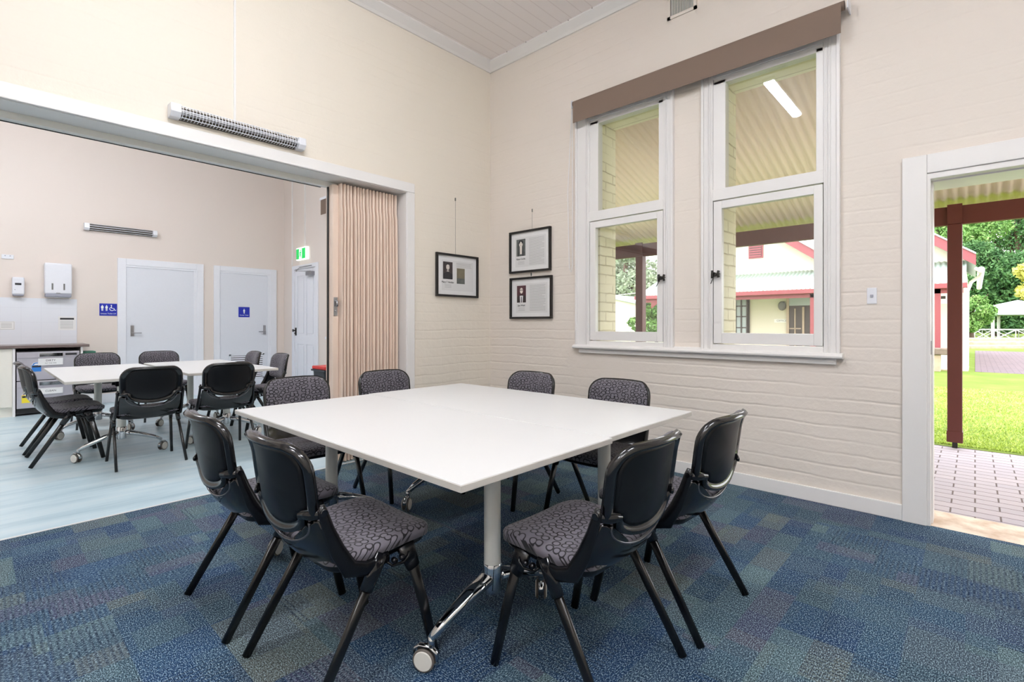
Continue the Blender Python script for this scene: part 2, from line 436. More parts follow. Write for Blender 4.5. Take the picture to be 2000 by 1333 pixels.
# --- floors
struct(MB().box((X0-.1, Y0-.1, -.15), (WX+.005, 3.885, 0)).build('floor_carpet', 'carpet_tiles'))
struct(MB().box((-3.6, 3.885, -.15), (FX, FY, 0)).build('floor_vinyl', 'vinyl_blue'))
struct(MB().box((-2.2, 3.878, 0), (2.69, 3.892, .003)).build('trim_carpet_edge', 'trim_white'))
struct(MB().box((X0-.2, Y0-.2, CZ), (WX2, LY2, CZ+.12)).build('ceiling_near', 'ceiling_boards'))
struct(MB().box((-3.7, LY2, CZ), (FX2, FY+.2, CZ+.12)).build('ceiling_far', 'ceiling_boards'))
# --- window wall, two leaves
W1 = (1.80, 2.585); W2 = (0.70, 1.485); WZ0, WZ1 = 0.985, 3.04     # structural window openings (y, z)
def leafwall(xa, xb, mat, name, w1, w2, z0, z1, zt):
    m = MB()
    ys = [Y0-.2, DY0, DY1, w2[0], w2[1], w1[0], w1[1], LY2 if xa > 3.8 else LY]
    m.box((xa, ys[0], -.15), (xb, ys[1], zt)); m.box((xa, ys[1], DZ), (xb, ys[2], zt)); m.box((xa, ys[2], -.15), (xb, ys[3], zt))
    for a, b in ((ys[3], ys[4]), (ys[5], ys[6])):
        m.box((xa, a, -.15), (xb, b, z0)); m.box((xa, a, z1), (xb, b, zt))
    m.box((xa, ys[4], -.15), (xb, ys[5], zt)); m.box((xa, ys[6], -.15), (xb, ys[7], zt))
    return struct(m.build(name, mat))
leafwall(WX, WX+.075, 'brick_cream_x', 'wall_right', W1, W2, WZ0, WZ1, CZ)
leafwall(WX+.075, WX2, 'brick_yellow_reveal', 'wall_right_outer', (1.83, 2.50), (0.73, 1.40), 1.0, 3.02, CZ)
# --- wall with the opening
OX0, OX1, OZ = -2.2, 2.69, 2.392
m = MB(); m.box((X0-.2, LY, -.15), (OX0, LY2, CZ)); m.box((OX0, LY, OZ+.012), (OX1+.012, LY2, CZ)); m.box((OX1+.012, LY, -.15), (WX, LY2, CZ))
struct(m.build('wall_left', 'brick_cream_y'))
struct(MB().box((X0-.2, Y0-.2, -.15), (X0, LY, CZ)).build('wall_near', 'brick_cream_x'))
struct(MB().box((X0, Y0-.2, -.15), (WX, Y0, CZ)).build('wall_back', 'brick_cream_y'))
# --- far room
struct(MB().box((-3.7, FY, -.15), (FX2, FY+.2, CZ)).build('wall_far', 'plaster_far'))
struct(MB().box((-3.8, LY2, -.15), (-3.6, FY, CZ)).build('wall_far_left', 'plaster_far'))
WF = (6.35, 7.70); 
m = MB(); m.box((FX, LY2, -.15), (FX2, WF[0], CZ)); m.box((FX, WF[0], -.15), (FX2, WF[1], .95)); m.box((FX, WF[0], 2.95), (FX2, WF[1], CZ)); m.box((FX, WF[1], -.15), (FX2, 8.185, CZ))
m.box((FX, 8.185, 2.155), (FX2, 9.03, CZ)); m.box((FX, 9.03, -.15), (FX2, FY, CZ)); m.box((FX+.2, 8.185, -.15), (FX2, 9.03, 2.155))
struct(m.build('wall_far_right', 'plaster_far'))
# --- cornices
def cornice(name, pts):
    m = MB()
    for (ax, ay, bx, by, nx, ny) in pts:
        prof = [(0, 0), (0, .085), (.085, .085), (.085, .07), (.07, .055), (.03, .02), (.015, 0)]
        m.prism(prof, lambda a, b: (ax+nx*a, ay+ny*a, CZ-.085+b), lambda a, b: (bx+nx*a, by+ny*a, CZ-.085+b))
    return struct(m.build(name, 'trim_white'))
cornice('trim_cornice_left', [(X0, LY, WX, LY, 0, -1)])
cornice('trim_cornice_right', [(WX, Y0, WX, LY, -1, 0)])
# nail heads along the right cornice
m = MB()
for i in range(14): m.cyl((WX-.083, .4+i*.26, CZ-.004), (WX-.088, .4+i*.26, CZ-.004), .004, 8)
o = m.build('trim_cornice_nails', 'dark_metal'); struct(o)
# --- baseboards
def base(name, a, b, t, h, mat='trim_white'):
    m = MB(); m.box((min(a[0], b[0]), min(a[1], b[1]), 0), (max(a[0], b[0]), max(a[1], b[1]), h)); return struct(m.build(name, mat, bevel=.004))
base('baseboard_right', (WX-.018, .32), (WX, LY), 0, .095)
base('baseboard_left', (2.785, LY-.018), (WX-.018, LY), 0, .095)
base('baseboard_back', (X0, Y0), (WX, Y0+.018), 0, .095)
base('baseboard_near', (X0, Y0), (X0+.018, LY), 0, .095)
base('baseboard_far', (1.05, FY-.015), (1.44, FY), 0, .14, 'trim_cool')
base('baseboard_far_middle', (2.59, FY-.015), (2.74, FY), 0, .14, 'trim_cool')
base('baseboard_far_right', (FX-.015, LY2), (FX, 8.05), 0, .14, 'trim_cool')
# --- opening lining and architrave
m = MB(); m.box((OX0, LY-.012, OZ), (OX1+.012, LY2+.012, OZ+.012)); m.box((OX1, LY-.012, 0), (OX1+.012, LY2+.012, OZ)); m.box((OX0-.012, LY-.012, 0), (OX0, LY2+.012, OZ+.012))
struct(m.build('trim_opening_lining', 'trim_white'))
m = MB(); m.box((OX0-.09, LY-.024, OZ+.006), (OX1+.09, LY, OZ+.094)); m.box((OX1+.006, LY-.024, 0), (OX1+.09, LY, OZ+.006)); m.box((OX0-.09, LY-.024, 0), (OX0-.006, LY, OZ+.006))
m.box((OX0, LY-.032, OZ+.004), (OX1+.02, LY-.008, OZ+.018))
struct(m.build('trim_opening_architrave', 'trim_white', bevel=.004))
# --- outside door frame
m = MB()
m.box((WX-.024, DY1+.012, 0), (WX, .32, DZ+.14)); m.box((WX-.024, DY0-.13, 0), (WX, DY0-.012, DZ+.14)); m.box((WX-.024, DY0-.012, DZ+.03), (WX, DY1+.012, DZ+.14))
struct(m.build('trim_door_architrave', 'trim_white', bevel=.004))
m = MB()
for y, s in ((DY1, 1), (DY0, -1)):
    m.box((WX-.014, y-s*.004, 0), (WX2+.004, y+s*.030, DZ)); m.box((WX+.05, y-s*.012, 0), (WX+.17, y, DZ))
m.box((WX-.014, DY0-.036, DZ-.004), (WX2+.004, DY1+.036, DZ+.030)); m.box((WX+.05, DY0, DZ-.012), (WX+.17, DY1, DZ))
fr = m.build('door_1', 'trim_white', bevel=.003); struct(fr)
MB().box((WX+.012, DY1-.006, 1.0), (WX+.045, DY1-.003, 1.08)).build('strike_plate', 'dark_metal', fr)
MB().box((WX+.17, DY1-.007, 0), (WX+.185, DY1-.003, DZ)).build('door_seal', 'maroon', fr)
struct(MB().box((WX+.006, DY0, -.14), (WX2+.01, DY1, -.002)).build('trim_door_threshold', 'concrete_step', bevel=.005))
# --- the windows on the right wall: fixed light above, casement below
def window(name, ya, yb, oa, ob_, latch_side):
    """ya<yb sash extents; oa/ob_ outer architrave extents"""
    xi = WX-.022
    m = MB()
    zb, zt = 0.985, 3.06
    for a, b, ya2 in ((oa, ya-.005, 1), (yb+.005, ob_, -1)):
        m.box((xi, a, zb), (WX+.002, b, zt))
        e = b if ya2 == 1 else a
        for k, d in ((0, .012), (1, .03)):     # mouldings stepping in toward the sash
            m.box((xi-.008, min(e-ya2*d, e-ya2*(d+.01)), zb), (xi, max(e-ya2*d, e-ya2*(d+.01)), zt))
        oe = a if ya2 == 1 else b
        m.box((xi-.014, min(oe, oe+ya2*.02), zb), (xi, max(oe, oe+ya2*.02), zt))
    m.box((xi, oa, 3.06), (WX+.002, ob_, 3.10)); m.box((xi+.002, ya-.006, 3.02), (WX+.002, yb+.006, 3.061))
    # box frame
    m.box((xi, ya-.005, 2.105), (WX+.06, yb+.005, 2.19)); m.box((xi, ya-.005, .985), (WX+.06, yb+.005, 1.028))
    m.box((WX-.012, ya-.005, 2.19), (WX+.06, ya+.04, 3.0)); m.box((WX-.012, yb-.085, 2.19), (WX+.06, yb+.005, 3.0)) ; m.box((WX-.012, ya, 2.975), (WX+.06, yb, 3.02))
    m.box((WX+.03, ya-.005, 1.0), (WX+.075, ya+.012, 2.12)); m.box((WX+.03, yb-.012, 1.0), (WX+.075, yb+.005, 2.12))
    w = m.build(name, 'trim_white', bevel=.003); struct(w)
    # fixed top pane
    MB().box((WX+.022, ya+.03, 2.18), (WX+.026, yb-.075, 2.985)).build('pane', 'pane_glass', w)
    # casement
    c = MB(); xs0, xs1 = xi+.004, WX+.028
    ga, gb, gz0, gz1 = ya+.052, yb-.06, 1.113, 2.040
    c.box((xs0, ya, 1.034), (xs1, ga, 2.098)); c.box((xs0, gb, 1.034), (xs1, yb, 2.098)); c.box((xs0, ga, 1.034), (xs1, gb, gz0)); c.box((xs0, ga, gz1), (xs1, gb, 2.098))
    cs = c.build('casement', 'trim_white', w, bevel=.003)
    MB().box((WX+.006, ga-.01, gz0-.01), (WX+.010, gb+.01, gz1+.01)).build('pane', 'pane_glass', cs)
    # gap shadow line is real: the sash sits in a rebate. catch:
    ly = yb-.012 if latch_side > 0 else ya+.012
    l = MB(); l.cyl((xi-.004, ly, 1.55), (xi-.02, ly, 1.55), .016, 14); l.cyl((xi-.012, ly-.03, 1.55), (xi-.012, ly-.03, 1.555), .012, 10)
    l.sweep([(xi-.02, ly-.034, 1.575), (xi-.026, ly-.03, 1.55), (xi-.02, ly-.034, 1.525)], .010, n=8); l.sweep([(xi-.02, ly+.012, 1.578), (xi-.026, ly+.010, 1.55), (xi-.02, ly+.012, 1.522)], .009, n=8)
    l.sweep([(xi-.02, ly, 1.54), (xi-.03, ly+(.03 if latch_side < 0 else .02), 1.48)], .003, n=6)
    l.build('catch', 'dark_metal', w, smooth=True)
    return w
window('window_1', 1.846, 2.550, 1.755, 2.703, -1)
window('window_2', 0.730, 1.440, 0.633, 1.530, 1)
# sill board and apron across both
m = MB(); prof = [(0, .955), (-.055, .955), (-.066, .962), (-.068, .972), (-.060, .984), (-.045, .99), (0, .992)]
m.prism(prof, lambda a, b: (WX+a, .615, b), lambda a, b: (WX+a, 2.712, b)); m.box((WX-.03, .655, .918), (WX, 2.66, .955)); m.box((WX-.012, .633, .99), (WX+.02, 2.703, 1.0))
struct(m.build('trim_window_sill', 'trim_white', smooth=True))
# far room window, seen only as a strip beside the partition
m = MB()
for a, b in ((WF[0], WF[0]+.07), (WF[1]-.07, WF[1])): m.box((FX-.02, a-.04 if a == WF[0] else a, .93), (FX+.08, b if a == WF[0] else b+.06, 3.0))
m.box((FX-.02, WF[0], 2.88), (FX+.08, WF[1], 3.0)); m.box((FX-.05, WF[0]-.08, .93), (FX+.08, WF[1]+.08, .97)); m.box((FX-.01, WF[0], 1.95), (FX+.06, WF[1], 2.02))
w3 = struct(m.build('window_3', 'trim_cool')); MB().box((FX+.03, WF[0]+.05, .96), (FX+.034, WF[1]-.05, 2.9)).build('pane', 'pane_glass', w3)

# --- far wall doors
def panel_door(name, xa, xb, ia, ib, ztop, ziz, hx, lever, vent=False):
    m = MB(); y = FY
    m.box((xa, y-.02, 0), (ia, y, ztop)); m.box((ib, y-.02, 0), (xb, y, ztop)); m.box((ia, y-.02, ziz), (ib, y, ztop))
    f = struct(m.build(name, 'trim_cool', bevel=.004))
    MB().box((ia, y-.004, 0.005), (ib, y+.004, ziz)).build('door_leaf', 'door_cool', f, bevel=.001)
    r = MB(); r.box((ib-.045, y-.0125, 0), (ib, y-.0045, ziz)); r.box((ia, y-.0125, ziz-.028), (ib-.045, y-.0045, ziz)); r.build('door_stop', 'trim_cool', f)
    h = MB(); h.box((hx-.022, y-.014, .99), (hx+.022, y-.004, 1.155)); h.cyl((hx, y-.014, 1.04), (hx, y-.05, 1.04), .010, 12); h.sweep([(hx, y-.048, 1.04), (hx+lever*.11, y-.048, 1.04)], .008, n=10); h.cyl((hx, y-.014, 1.12), (hx, y-.018, 1.12), .009, 12)
    h.build('door_handle', 'steel_brushed', f, smooth=True)
    if vent:
        v = MB(); v.box((2.98, y-.012, .20), (3.56, y-.004, .225)); v.box((2.98, y-.012, .62), (3.56, y-.004, .645)); v.box((2.98, y-.012, .2), (3.005, y-.004, .645)); v.box((3.535, y-.012, .2), (3.56, y-.004, .645))
        for i in range(11):
            z = .24+i*.035; v.add([(3.0, y-.013, z), (3.54, y-.013, z), (3.54, y-.005, z+.022), (3.0, y-.005, z+.022), (3.0, y-.010, z), (3.54, y-.010, z), (3.54, y-.002, z+.022), (3.0, y-.002, z+.022)], [(0, 1, 2, 3), (7, 6, 5, 4), (0, 4, 5, 1), (2, 6, 7, 3), (0, 3, 7, 4), (1, 5, 6, 2)])
        vb = v.build('louvre_vent', 'door_cool', f)
        MB().box((3.0, y-.0045, .22), (3.54, y-.0035, .63)).build('vent_backing', 'dark_metal', vb)
    return f
panel_door('door_2', 1.44, 2.586, 1.545, 2.488, 2.179, 2.080, 1.621, 1)
d3 = panel_door('door_3', 2.74, 3.779, 2.834, 3.665, 2.179, 2.092, 3.566, -1, True)
# --- exit door on the side wall: four moulded panels
y0, y1, zt = 8.19, 9.03, 2.155
m = MB(); m.box((FX-.02, y0-.085, 0), (FX, y0, zt+.07)); m.box((FX-.02, y1, 0), (FX, y1+.085, zt+.07)); m.box((FX-.02, y0, zt), (FX, y1, zt+.07))
d4 = struct(m.build('door_4', 'trim_cool', bevel=.004))
m = MB(); m.box((FX+.012, y0, .005), (FX+.045, y1, zt))
st = .10; ym = (y0+y1)/2
for a, b in ((y0, y0+st), (ym-.045, ym+.045), (y1-st, y1)): m.box((FX, a, .005), (FX+.012, b, zt))
for a, b in ((.005, .22), (.82, .98), (zt-.12, zt)): m.box((FX+.0005, y0+.01, a), (FX+.012, y1-.01, b))
for a, b in ((y0+st, ym-.045), (ym+.045, y1-st)):
    for c, d in ((.22, .82), (.98, zt-.12)):
        m.box((FX+.004, a+.03, c+.03), (FX+.012, b-.03, d-.03))
lf = m.build('door_leaf', 'trim_cool', d4, bevel=.004)
m = MB(); m.box((FX-.012, y1-.075, .97), (FX, y1-.03, 1.11)); m.cyl((FX-.01, y1-.05, 1.06), (FX-.045, y1-.05, 1.06), .012, 12); m.sweep([(FX-.05, y1-.05, 1.06), (FX-.06, y1-.05, 1.06)], .026, n=16, up=(0, 1, 0)); m.cyl((FX-.01, y1-.05, 1.01), (FX-.03, y1-.05, 1.01), .01, 10)
m.build('door_handle', 'dark_metal', d4, smooth=True)
m = MB(); m.box((FX-.06, y0+.06, zt-.14), (FX-.001, y0+.28, zt-.075)); m.sweep([(FX-.03, y0+.15, zt-.07), (FX-.16, y0+.42, zt-.055), (FX-.03, y0+.62, zt+.01)], .007, n=8, up=(0, 0, 1)); m.cyl((FX-.16, y0+.42, zt-.07), (FX-.16, y0+.42, zt-.03), .014, 10); m.sweep([(FX-.03, y0+.12, zt+.03), (FX-.03, y0+.6, zt+.03)], .006, n=8, up=(0, 0, 1))
m.build('door_closer', 'steel_brushed', d4, smooth=True)

# ------------------------------------------------------------------ ceiling lights, one known and the rest added
def batten(x, y, along, label, group, L=1.25, z=CZ):
    e = empty('ceiling_light', (x, y, z), label, 'ceiling light', group, 0 if along == 'x' else PI/2)
    MB().box((-L/2, -.065, -.035), (L/2, .065, 0)).build('light_housing', 'white_plastic', e, bevel=.004)
    MB().sweep([(-L/2+.02, 0, -.045), (L/2-.02, 0, -.045)], .055, .028, n=16, up=(0, 1, 0)).build('light_diffuser', 'lamp_tube', e, smooth=True)
    return e
g = 'fluorescent ceiling battens'
for x, y, t in ((.88, 1.72, 'above the near white table'), (-1.5, .35, 'added as fill left of the camera in the carpeted room'), (.88, -.8, 'added as fill behind the near table, on the door side'), (-1.5, -1.6, 'added as fill in the back corner of the carpeted room')):  # first is reflected in the window; the others are unseen, added for light
    batten(x, y, 'x', 'white fluorescent ceiling batten ' + t, g)
for x, y, t in ((1.7, 6.4, 'added as fill above the far room tables'), (-.2, 7.2, 'added as fill left of the far room tables, toward the kitchen')):  # both unseen, added to light the far room
    batten(x, y, 'x', 'white fluorescent ceiling batten ' + t, g)
# ================================================================== stacking chair (origin: floor, midway between rear feet; faces local +Y)
def chair_proto():
    e = empty('stacking_chair', (0, 0, 0), 'x', 'chair')
    W = .215
    def yb(z):
        pts = [(.38, .142), (.42, .127), (.50, .092), (.60, .060), (.68, .048), (.75, .038), (.80, .026), (.83, .010)]
        if z <= pts[0][0]: return pts[0][1]
        for (a, p), (b, q) in zip(pts, pts[1:]):
            if z <= b:
                t = (z-a)/(b-a); return p+(q-p)*t
        return pts[-1][1]
    def back(u, z): 
        d = .052*(1-(min(abs(u), .24)/.22)**2.0)
        return (u, yb(z)-d, z)
    # surf normal of back(u,z): du x dz = +x cross +z = -y  -> front is the negative side
    # -- back shell with smile shaped lower edge
    ol = []
    top = [(W-.085+.085*math.cos(a), .742+.085*math.sin(a)) for a in [PI/2*i/8 for i in range(9)]]
    ol += [(W-.002, .612), (W-.001, .66), (W, .70)] + top
    ol += [(.065, .829), (0, .830), (-.065, .829)] + [(-x, z) for x, z in top[::-1]] + [(-W, .70), (-W+.001, .66), (-W+.002, .612), (-W+.03, .603), (-.168, .594)]
    ol += [(-.166*math.cos(a), .588-.062*math.sin(a)) for a in [PI*i/14 for i in range(1, 14)]]
    ol += [(.168, .594), (W-.03, .603)]
    def tb_back(s): return .004
    def tf_back(s): # rear side (surface normal points to -y): raised rim round a sunk panel
        return .006 if s < .84 else (.006+.014*min(1, (s-.84)/.08) if s < .97 else .020-.012*((s-.97)/.03))
    sh = MB().patch(ol, back, tf_back, tb_back, rings=(0, .4, .7, .80, .84, .88, .92, .97, 1.0), ctr=(0, .68)).build('back_shell', 'black_gloss', e, smooth='all')
    # sunk textured panel on the shell
    pan = [(x*.83, .68+(z-.68)*.83) for x, z in ol]
    MB().patch(pan, back, lambda s: .0075, lambda s: 0.0, rings=(0, .4, .7, .9, 1.0), ctr=(0, .68)).build('rear_panel', 'black_panel', sh, smooth='all')
    # -- upholstered back pad
    pt = [(W-.008-.082+.082*math.cos(a), .738+.082*math.sin(a)) for a in [PI/2*i/8 for i in range(9)]]
    ob = [(.19, .56), (W-.012, .60), (W-.010, .65), (W-.008, .70)]+pt+[(.06, .8205), (0, .821), (-.06, .8205)]+[(-x, z) for x, z in pt[::-1]]+[(-W+.008, .70), (-W+.010, .65), (-W+.012, .60), (-.19, .56), (-.15, .545), (-.08, .538), (0, .536), (.08, .538), (.15, .545)]
    MB().patch(ob, back, lambda s: 0.0, lambda s: .034*(max(0, 1-s**5))**.55+.003, ctr=(0, .68)).build('back_cushion', 'ring_fabric', e, smooth='all')
    # -- lower band rising behind the seat
    ob = []
    for i in range(13):
        a = -PI/2+PI/2*i/12
    edge = [(W*math.sin(PI/2*k/8), .392+.05*(1-math.cos(PI/2*k/8))) for k in range(9)]          # bottom to the side
    ob = [(x, z) for x, z in edge]+[(W+.002, .50), (W+.002, .55), (W-.002, .588), (.19, .592)]
    ob += [(.180*math.cos(a), .580-.092*math.sin(a)) for a in [PI*i/16 for i in range(0, 17)]]
    ob += [(-.19, .592), (-W+.002, .588), (-W-.002, .55), (-W-.002, .50)]+[(-x, z) for x, z in edge[::-1][:-1]]
    def band(u, z):
        p = back(u, z); k = max(0, (.50-z)/.12); return (p[0], p[1]+.05*k*k-.004, p[2])
    MB().patch(ob, band, lambda s: .007*(1 if s < .9 else 1-.6*(s-.9)/.1), lambda s: .003, rings=(0, .3, .6, .8, .9, .96, 1.0), ctr=(0, .45)).build('lower_back_band', 'black_gloss', e, smooth='all')
    rim = [(.178*math.cos(a), 0, .580-.090*math.sin(a)) for a in [PI*i/20 for i in range(21)]]
    MB().sweep([(p[0], band(p[0], p[2])[1]-.004, p[2]) for p in rim], .0045, .006, n=8, up=(0, 0, 1)).build('band_lip', 'lip_highlight', e, smooth='all')  # grey tube paints in the highlight along the black band's top edge
    # -- side arms holding the back, with pivot bolts and brackets
    for s in (-1, 1):
        a = MB().sweep([(s*.222, .285, .412), (s*.227, .20, .402), (s*.229, .145, .420), (s*.228, .105, .49), (s*.226, .078, .56), (s*.225, .060, .618), (s*.224, .056, .640)],
                       [.011, .012, .012, .011, .010, .010, .006], [.020, .024, .028, .024, .018, .015, .009], n=14, up=(1, 0, 0)).build('back_arm', 'black_plastic', e, smooth='all')
        MB().cyl((s*.226, .060, .618), (s*.236, .060, .618), .012, 16).build('pivot_bolt', 'black_gloss', a, smooth=True, bevel=.002)
        b = MB().sweep([(s*.222, .058, .612), (s*.20, .034, .609), (s*.165, .012, .606)], [.014, .015, .010], [.008, .009, .006], n=12, up=(0, 0, 1)); b.build('back_bracket', 'black_gloss', a, smooth='all')
    # -- seat
    def seat(u, y):
        z = .445 - .012*math.exp(-((y-.22)/.10)**2) + .010*(u/.22)**2
        if y > .40: z -= .30*(y-.40)**1.6*1.6
        return (u, y, z)
    so = [(x*(1.0 if y > .2 else .96), y) for x, y in rrect(.448, .400, .09, .06, n=7, cy=.294)]
    MB().patch(so, seat, lambda s: .020*(max(0, 1-s**6))**.5+.004, lambda s: .020, rings=(0, .35, .65, .82, .91, .96, .985, 1.0)).build('seat', 'ring_fabric', e, smooth='all')
    so2 = [(x*.955, .30+(y-.302)*.95) for x, y in so]
    MB().patch(so2, lambda u, y: (u, y, seat(u, y)[2]-.024), lambda s: .004, lambda s: .030*(max(0, 1-s**8))**.5+.004).build('seat_shell', 'black_plastic', e, smooth='all')
    # -- legs with sockets
    for s in (-1, 1):
        l = MB().sweep([(s*.205, .375, .418), (s*.222, .43, .20), (s*.236, .472, .0)], .011, [.019, .018, .016], n=14, up=(1, 0, 0), square=.3).build('leg', 'black_tube', e, smooth='all')
        MB().sweep([(s*.205, .362, .425), (s*.211, .395, .335)], .014, [.034, .024], n=14, up=(1, 0, 0), square=.3).build('leg_socket', 'black_plastic', l, smooth='all')
        l = MB().sweep([(s*.223, .255, .42), (s*.232, .13, .21), (s*.240, .006, .004)], .010, [.018, .017, .015], n=14, up=(1, 0, 0), square=.3).build('leg', 'black_tube', e, smooth='all')
        MB().sweep([(s*.222, .262, .430), (s*.228, .200, .33)], .015, [.025, .021], n=14, up=(1, 0, 0), square=.3).build('leg_socket', 'black_gloss', l, smooth='all')
        c = MB(); c.sweep([(s*.222, .28, .395), (s*.226, .30, .375), (s*.226, .345, .372), (s*.226, .365, .385), (s*.222, .37, .40)], .005, n=8, up=(1, 0, 0)); c.cyl((s*.216, .31, .388), (s*.231, .31, .388), .010, 12); c.cyl((s*.216, .34, .388), (s*.231, .34, .388), .010, 12)
        c.build('linking_clip', 'black_plastic', e, smooth='all')
    MB().sweep([(-.205, .37, .405), (.205, .37, .405)], .012, n=10, up=(0, 0, 1)).build('cross_tube', 'black_tube', e, smooth='all')
    MB().sweep([(-.22, .25, .408), (.22, .25, .408)], .012, n=10, up=(0, 0, 1)).build('cross_tube', 'black_tube', e, smooth='all')
    return e
proto = chair_proto()
UP, LEFT, DOWN, RIGHT = 0, PI/2, PI, -PI/2     # +Y, -X, -Y, +X
NEAR, FAR = 'black patterned chairs around the near table', 'black patterned chairs around the far room table'
chairs = [
 (.615, 2.262, RIGHT, 'black shell chair at near table left side, further of the two, nearer the pale floor', NEAR),
 (.640, 1.645, RIGHT, 'closest chair on the left side of the near table, black shell, ring fabric seat', NEAR),
 (1.457, .748, UP, 'black shell chair at near table right front, next to the nearest white table column', NEAR),
 (2.030, .722, UP, 'rightmost black shell chair at near table right front, toward the outside door', NEAR),
 (1.435, 3.285, DOWN, 'ring fabric chair behind near table, left of the beige partition, facing the camera', NEAR),
 (2.085, 3.270, DOWN, 'ring fabric chair behind near table, in front of the beige partition folds', NEAR),
 (2.765, 2.365, LEFT, 'ring fabric chair between near table and window wall, nearer the room corner', NEAR),
 (2.765, 1.640, LEFT, 'ring fabric chair between near table and window wall, further from the room corner', NEAR),
 (.990, 4.985, UP, 'far room chair with black back to camera, left one at the far table', FAR),
 (1.575, 4.985, UP, 'far room chair with black back to camera, right one at the far table', FAR),
 (.285, 5.868, RIGHT, 'black chair seen side on at left end of far table, closer of two', FAR),
 (.275, 6.455, RIGHT, 'black chair seen side on at left end of far table, further of two', FAR),
 (.985, 7.760, DOWN, 'ring fabric chair behind far table, between the dishwasher and the left toilet door', FAR),
 (1.595, 7.720, DOWN, 'ring fabric chair behind far table, standing in front of the left toilet door', FAR),
 (2.425, 6.775, LEFT, 'angled ring fabric chair at far table right end, before the right toilet door', FAR),
 (2.470, 6.060, LEFT, 'angled ring fabric chair at right end of far table, nearest the old exit door', FAR),
]
for i, (x, y, r, lab, g) in enumerate(chairs):
    c = proto if i == 0 else copy_tree(proto)
    c.location = (x, y, 0); c.rotation_euler = (0, 0, r); tag(c, lab, 'chair', g)

# ================================================================== flip top tables on castors (long axis Y)
TL, TW, TH = 1.83, .806, .72
def table_proto():
    e = empty('meeting_table', (0, 0, 0), 'x', 'table')
    top = MB().box((-TW/2, -TL/2, TH-.025), (TW/2, TL/2, TH)).build('tabletop', 'table_white', e, bevel=.0025)
    m = MB()
    m.box((-TW/2-.0012, -TL/2-.0012, TH-.0235), (TW/2+.0012, TL/2+.0012, TH-.003)); m.build('edge_band', 'table_edge', top, bevel=.001)
    MB().box((-.03, -.66, TH-.085), (.03, .66, TH-.045)).build('crossbeam', 'black_plastic', e, bevel=.004)
    for s in (-1, 1):
        y = s*.635
        l = MB().sweep([(0, y, .26), (0, y, TH-.05)], .032, n=28).build('leg', 'powder_white', e, smooth=True)
        c = MB().sweep([(0, y, .16), (0, y, .165), (0, y, .262), (0, y, .268)], [.034, .037, .037, .034], n=28).build('leg_collar', 'chrome', l, smooth=True)
        b = MB(); b.box((-.19, y-.03, TH-.045), (.19, y+.03, TH-.025)); b.box((-.05, y-.04, TH-.09), (.05, y+.04, TH-.045)); b.cyl((-.07, y, TH-.068), (.07, y, TH-.068), .014, 12)
        b.build('tilt_bracket', 'black_plastic', e, bevel=.003)
        for q in (-1, 1):
            f = MB().sweep([(q*.030, y, .215), (q*.12, y, .188), (q*.24, y, .140), (q*.296, y, .108)], [.020, .020, .016, .012], [.034, .028, .019, .012], n=16, up=(0, 0, 1), square=.25)
            # rx is vertical (up axis), ry across
            f.cyl((q*.292, y, .118), (q*.292, y, .082), .011, 14)
            f.build('foot', 'chrome', e, smooth='all')
            k = MB(); ang = [.5, -.9, 2.2, .2][(s > 0)*2+(q > 0)]
            ca, sa = math.cos(ang), math.sin(ang)
            cx, cy = q*.292-sa*.022, y+ca*.022
            def P(a, b, z): return (cx+ca*a-sa*b, cy+sa*a+ca*b, z)
            k.sweep([P(-.021, 0, .041), P(-.012, 0, .041)], .039, n=28, up=(0, 0, 1)); k.sweep([P(.012, 0, .041), P(.021, 0, .041)], .039, n=28, up=(0, 0, 1))
            cst = k.build('castor', 'tyre_grey', e, smooth=True, bevel=.003)
            k = MB(); k.sweep([P(.020, 0, .041), P(.0245, 0, .041)], [.034, .031], n=28, up=(0, 0, 1)); k.sweep([P(-.0245, 0, .041), P(-.020, 0, .041)], [.031, .034], n=28, up=(0, 0, 1)); k.build('wheel_disc', 'wheel_white', cst, smooth=True)
            k = MB(); k.box((0, 0, 0), (0, 0, 0)) if False else None
            k.sweep([P(0, -.044, .040), P(0, -.040, .065), P(0, -.018, .083), P(0, .02, .083), P(0, .041, .068), P(0, .045, .05)], .006, .011, n=10, up=(0, 0, 1)); k.build('castor_fork', 'chrome', cst, smooth='all')
    return e
tp = table_proto()
TN = 'white flip top tables of the near pair'; TF = 'white flip top tables of the far room pair'
tabs = [(1.343, 1.988, 'near white castor table, closer half, with its corner nearest the camera', TN),
        (2.156, 2.006, 'near white castor table, further half, on the window side of the seam', TN),
        (.872, 6.190, 'far room white castor table, left half, toward the dishwasher', TF),
        (1.735, 6.240, 'far room white castor table, right half, toward the old exit door', TF)]
for i, (x, y, lab, g) in enumerate(tabs):
    t = tp if i == 0 else copy_tree(tp)
    t.location = (x, y, 0); tag(t, lab, 'table', g)

# ================================================================== concertina partition
pe = empty('concertina_partition', (2.4, 4.0, 0), 'beige folding concertina partition gathered at the right of the wide opening', 'folding partition')
def W(o): # put world-space children under an empty that has a location
    return (pe.location.x, pe.location.y, pe.location.z)
def part_of(parent, ob):
    ob.parent = parent; 
    ob.location = Vector(ob.location)-Vector(parent.location); return ob
m = MB(); m.box((OX0, 4.035, 2.352), (2.66, 4.095, OZ)); 
part_of(pe, m.build('track', 'powder_white'))
part_of(pe, MB().box((OX0, 4.096, 2.348), (2.0, 4.104, 2.356)).build('track_seal', 'seal_black'))
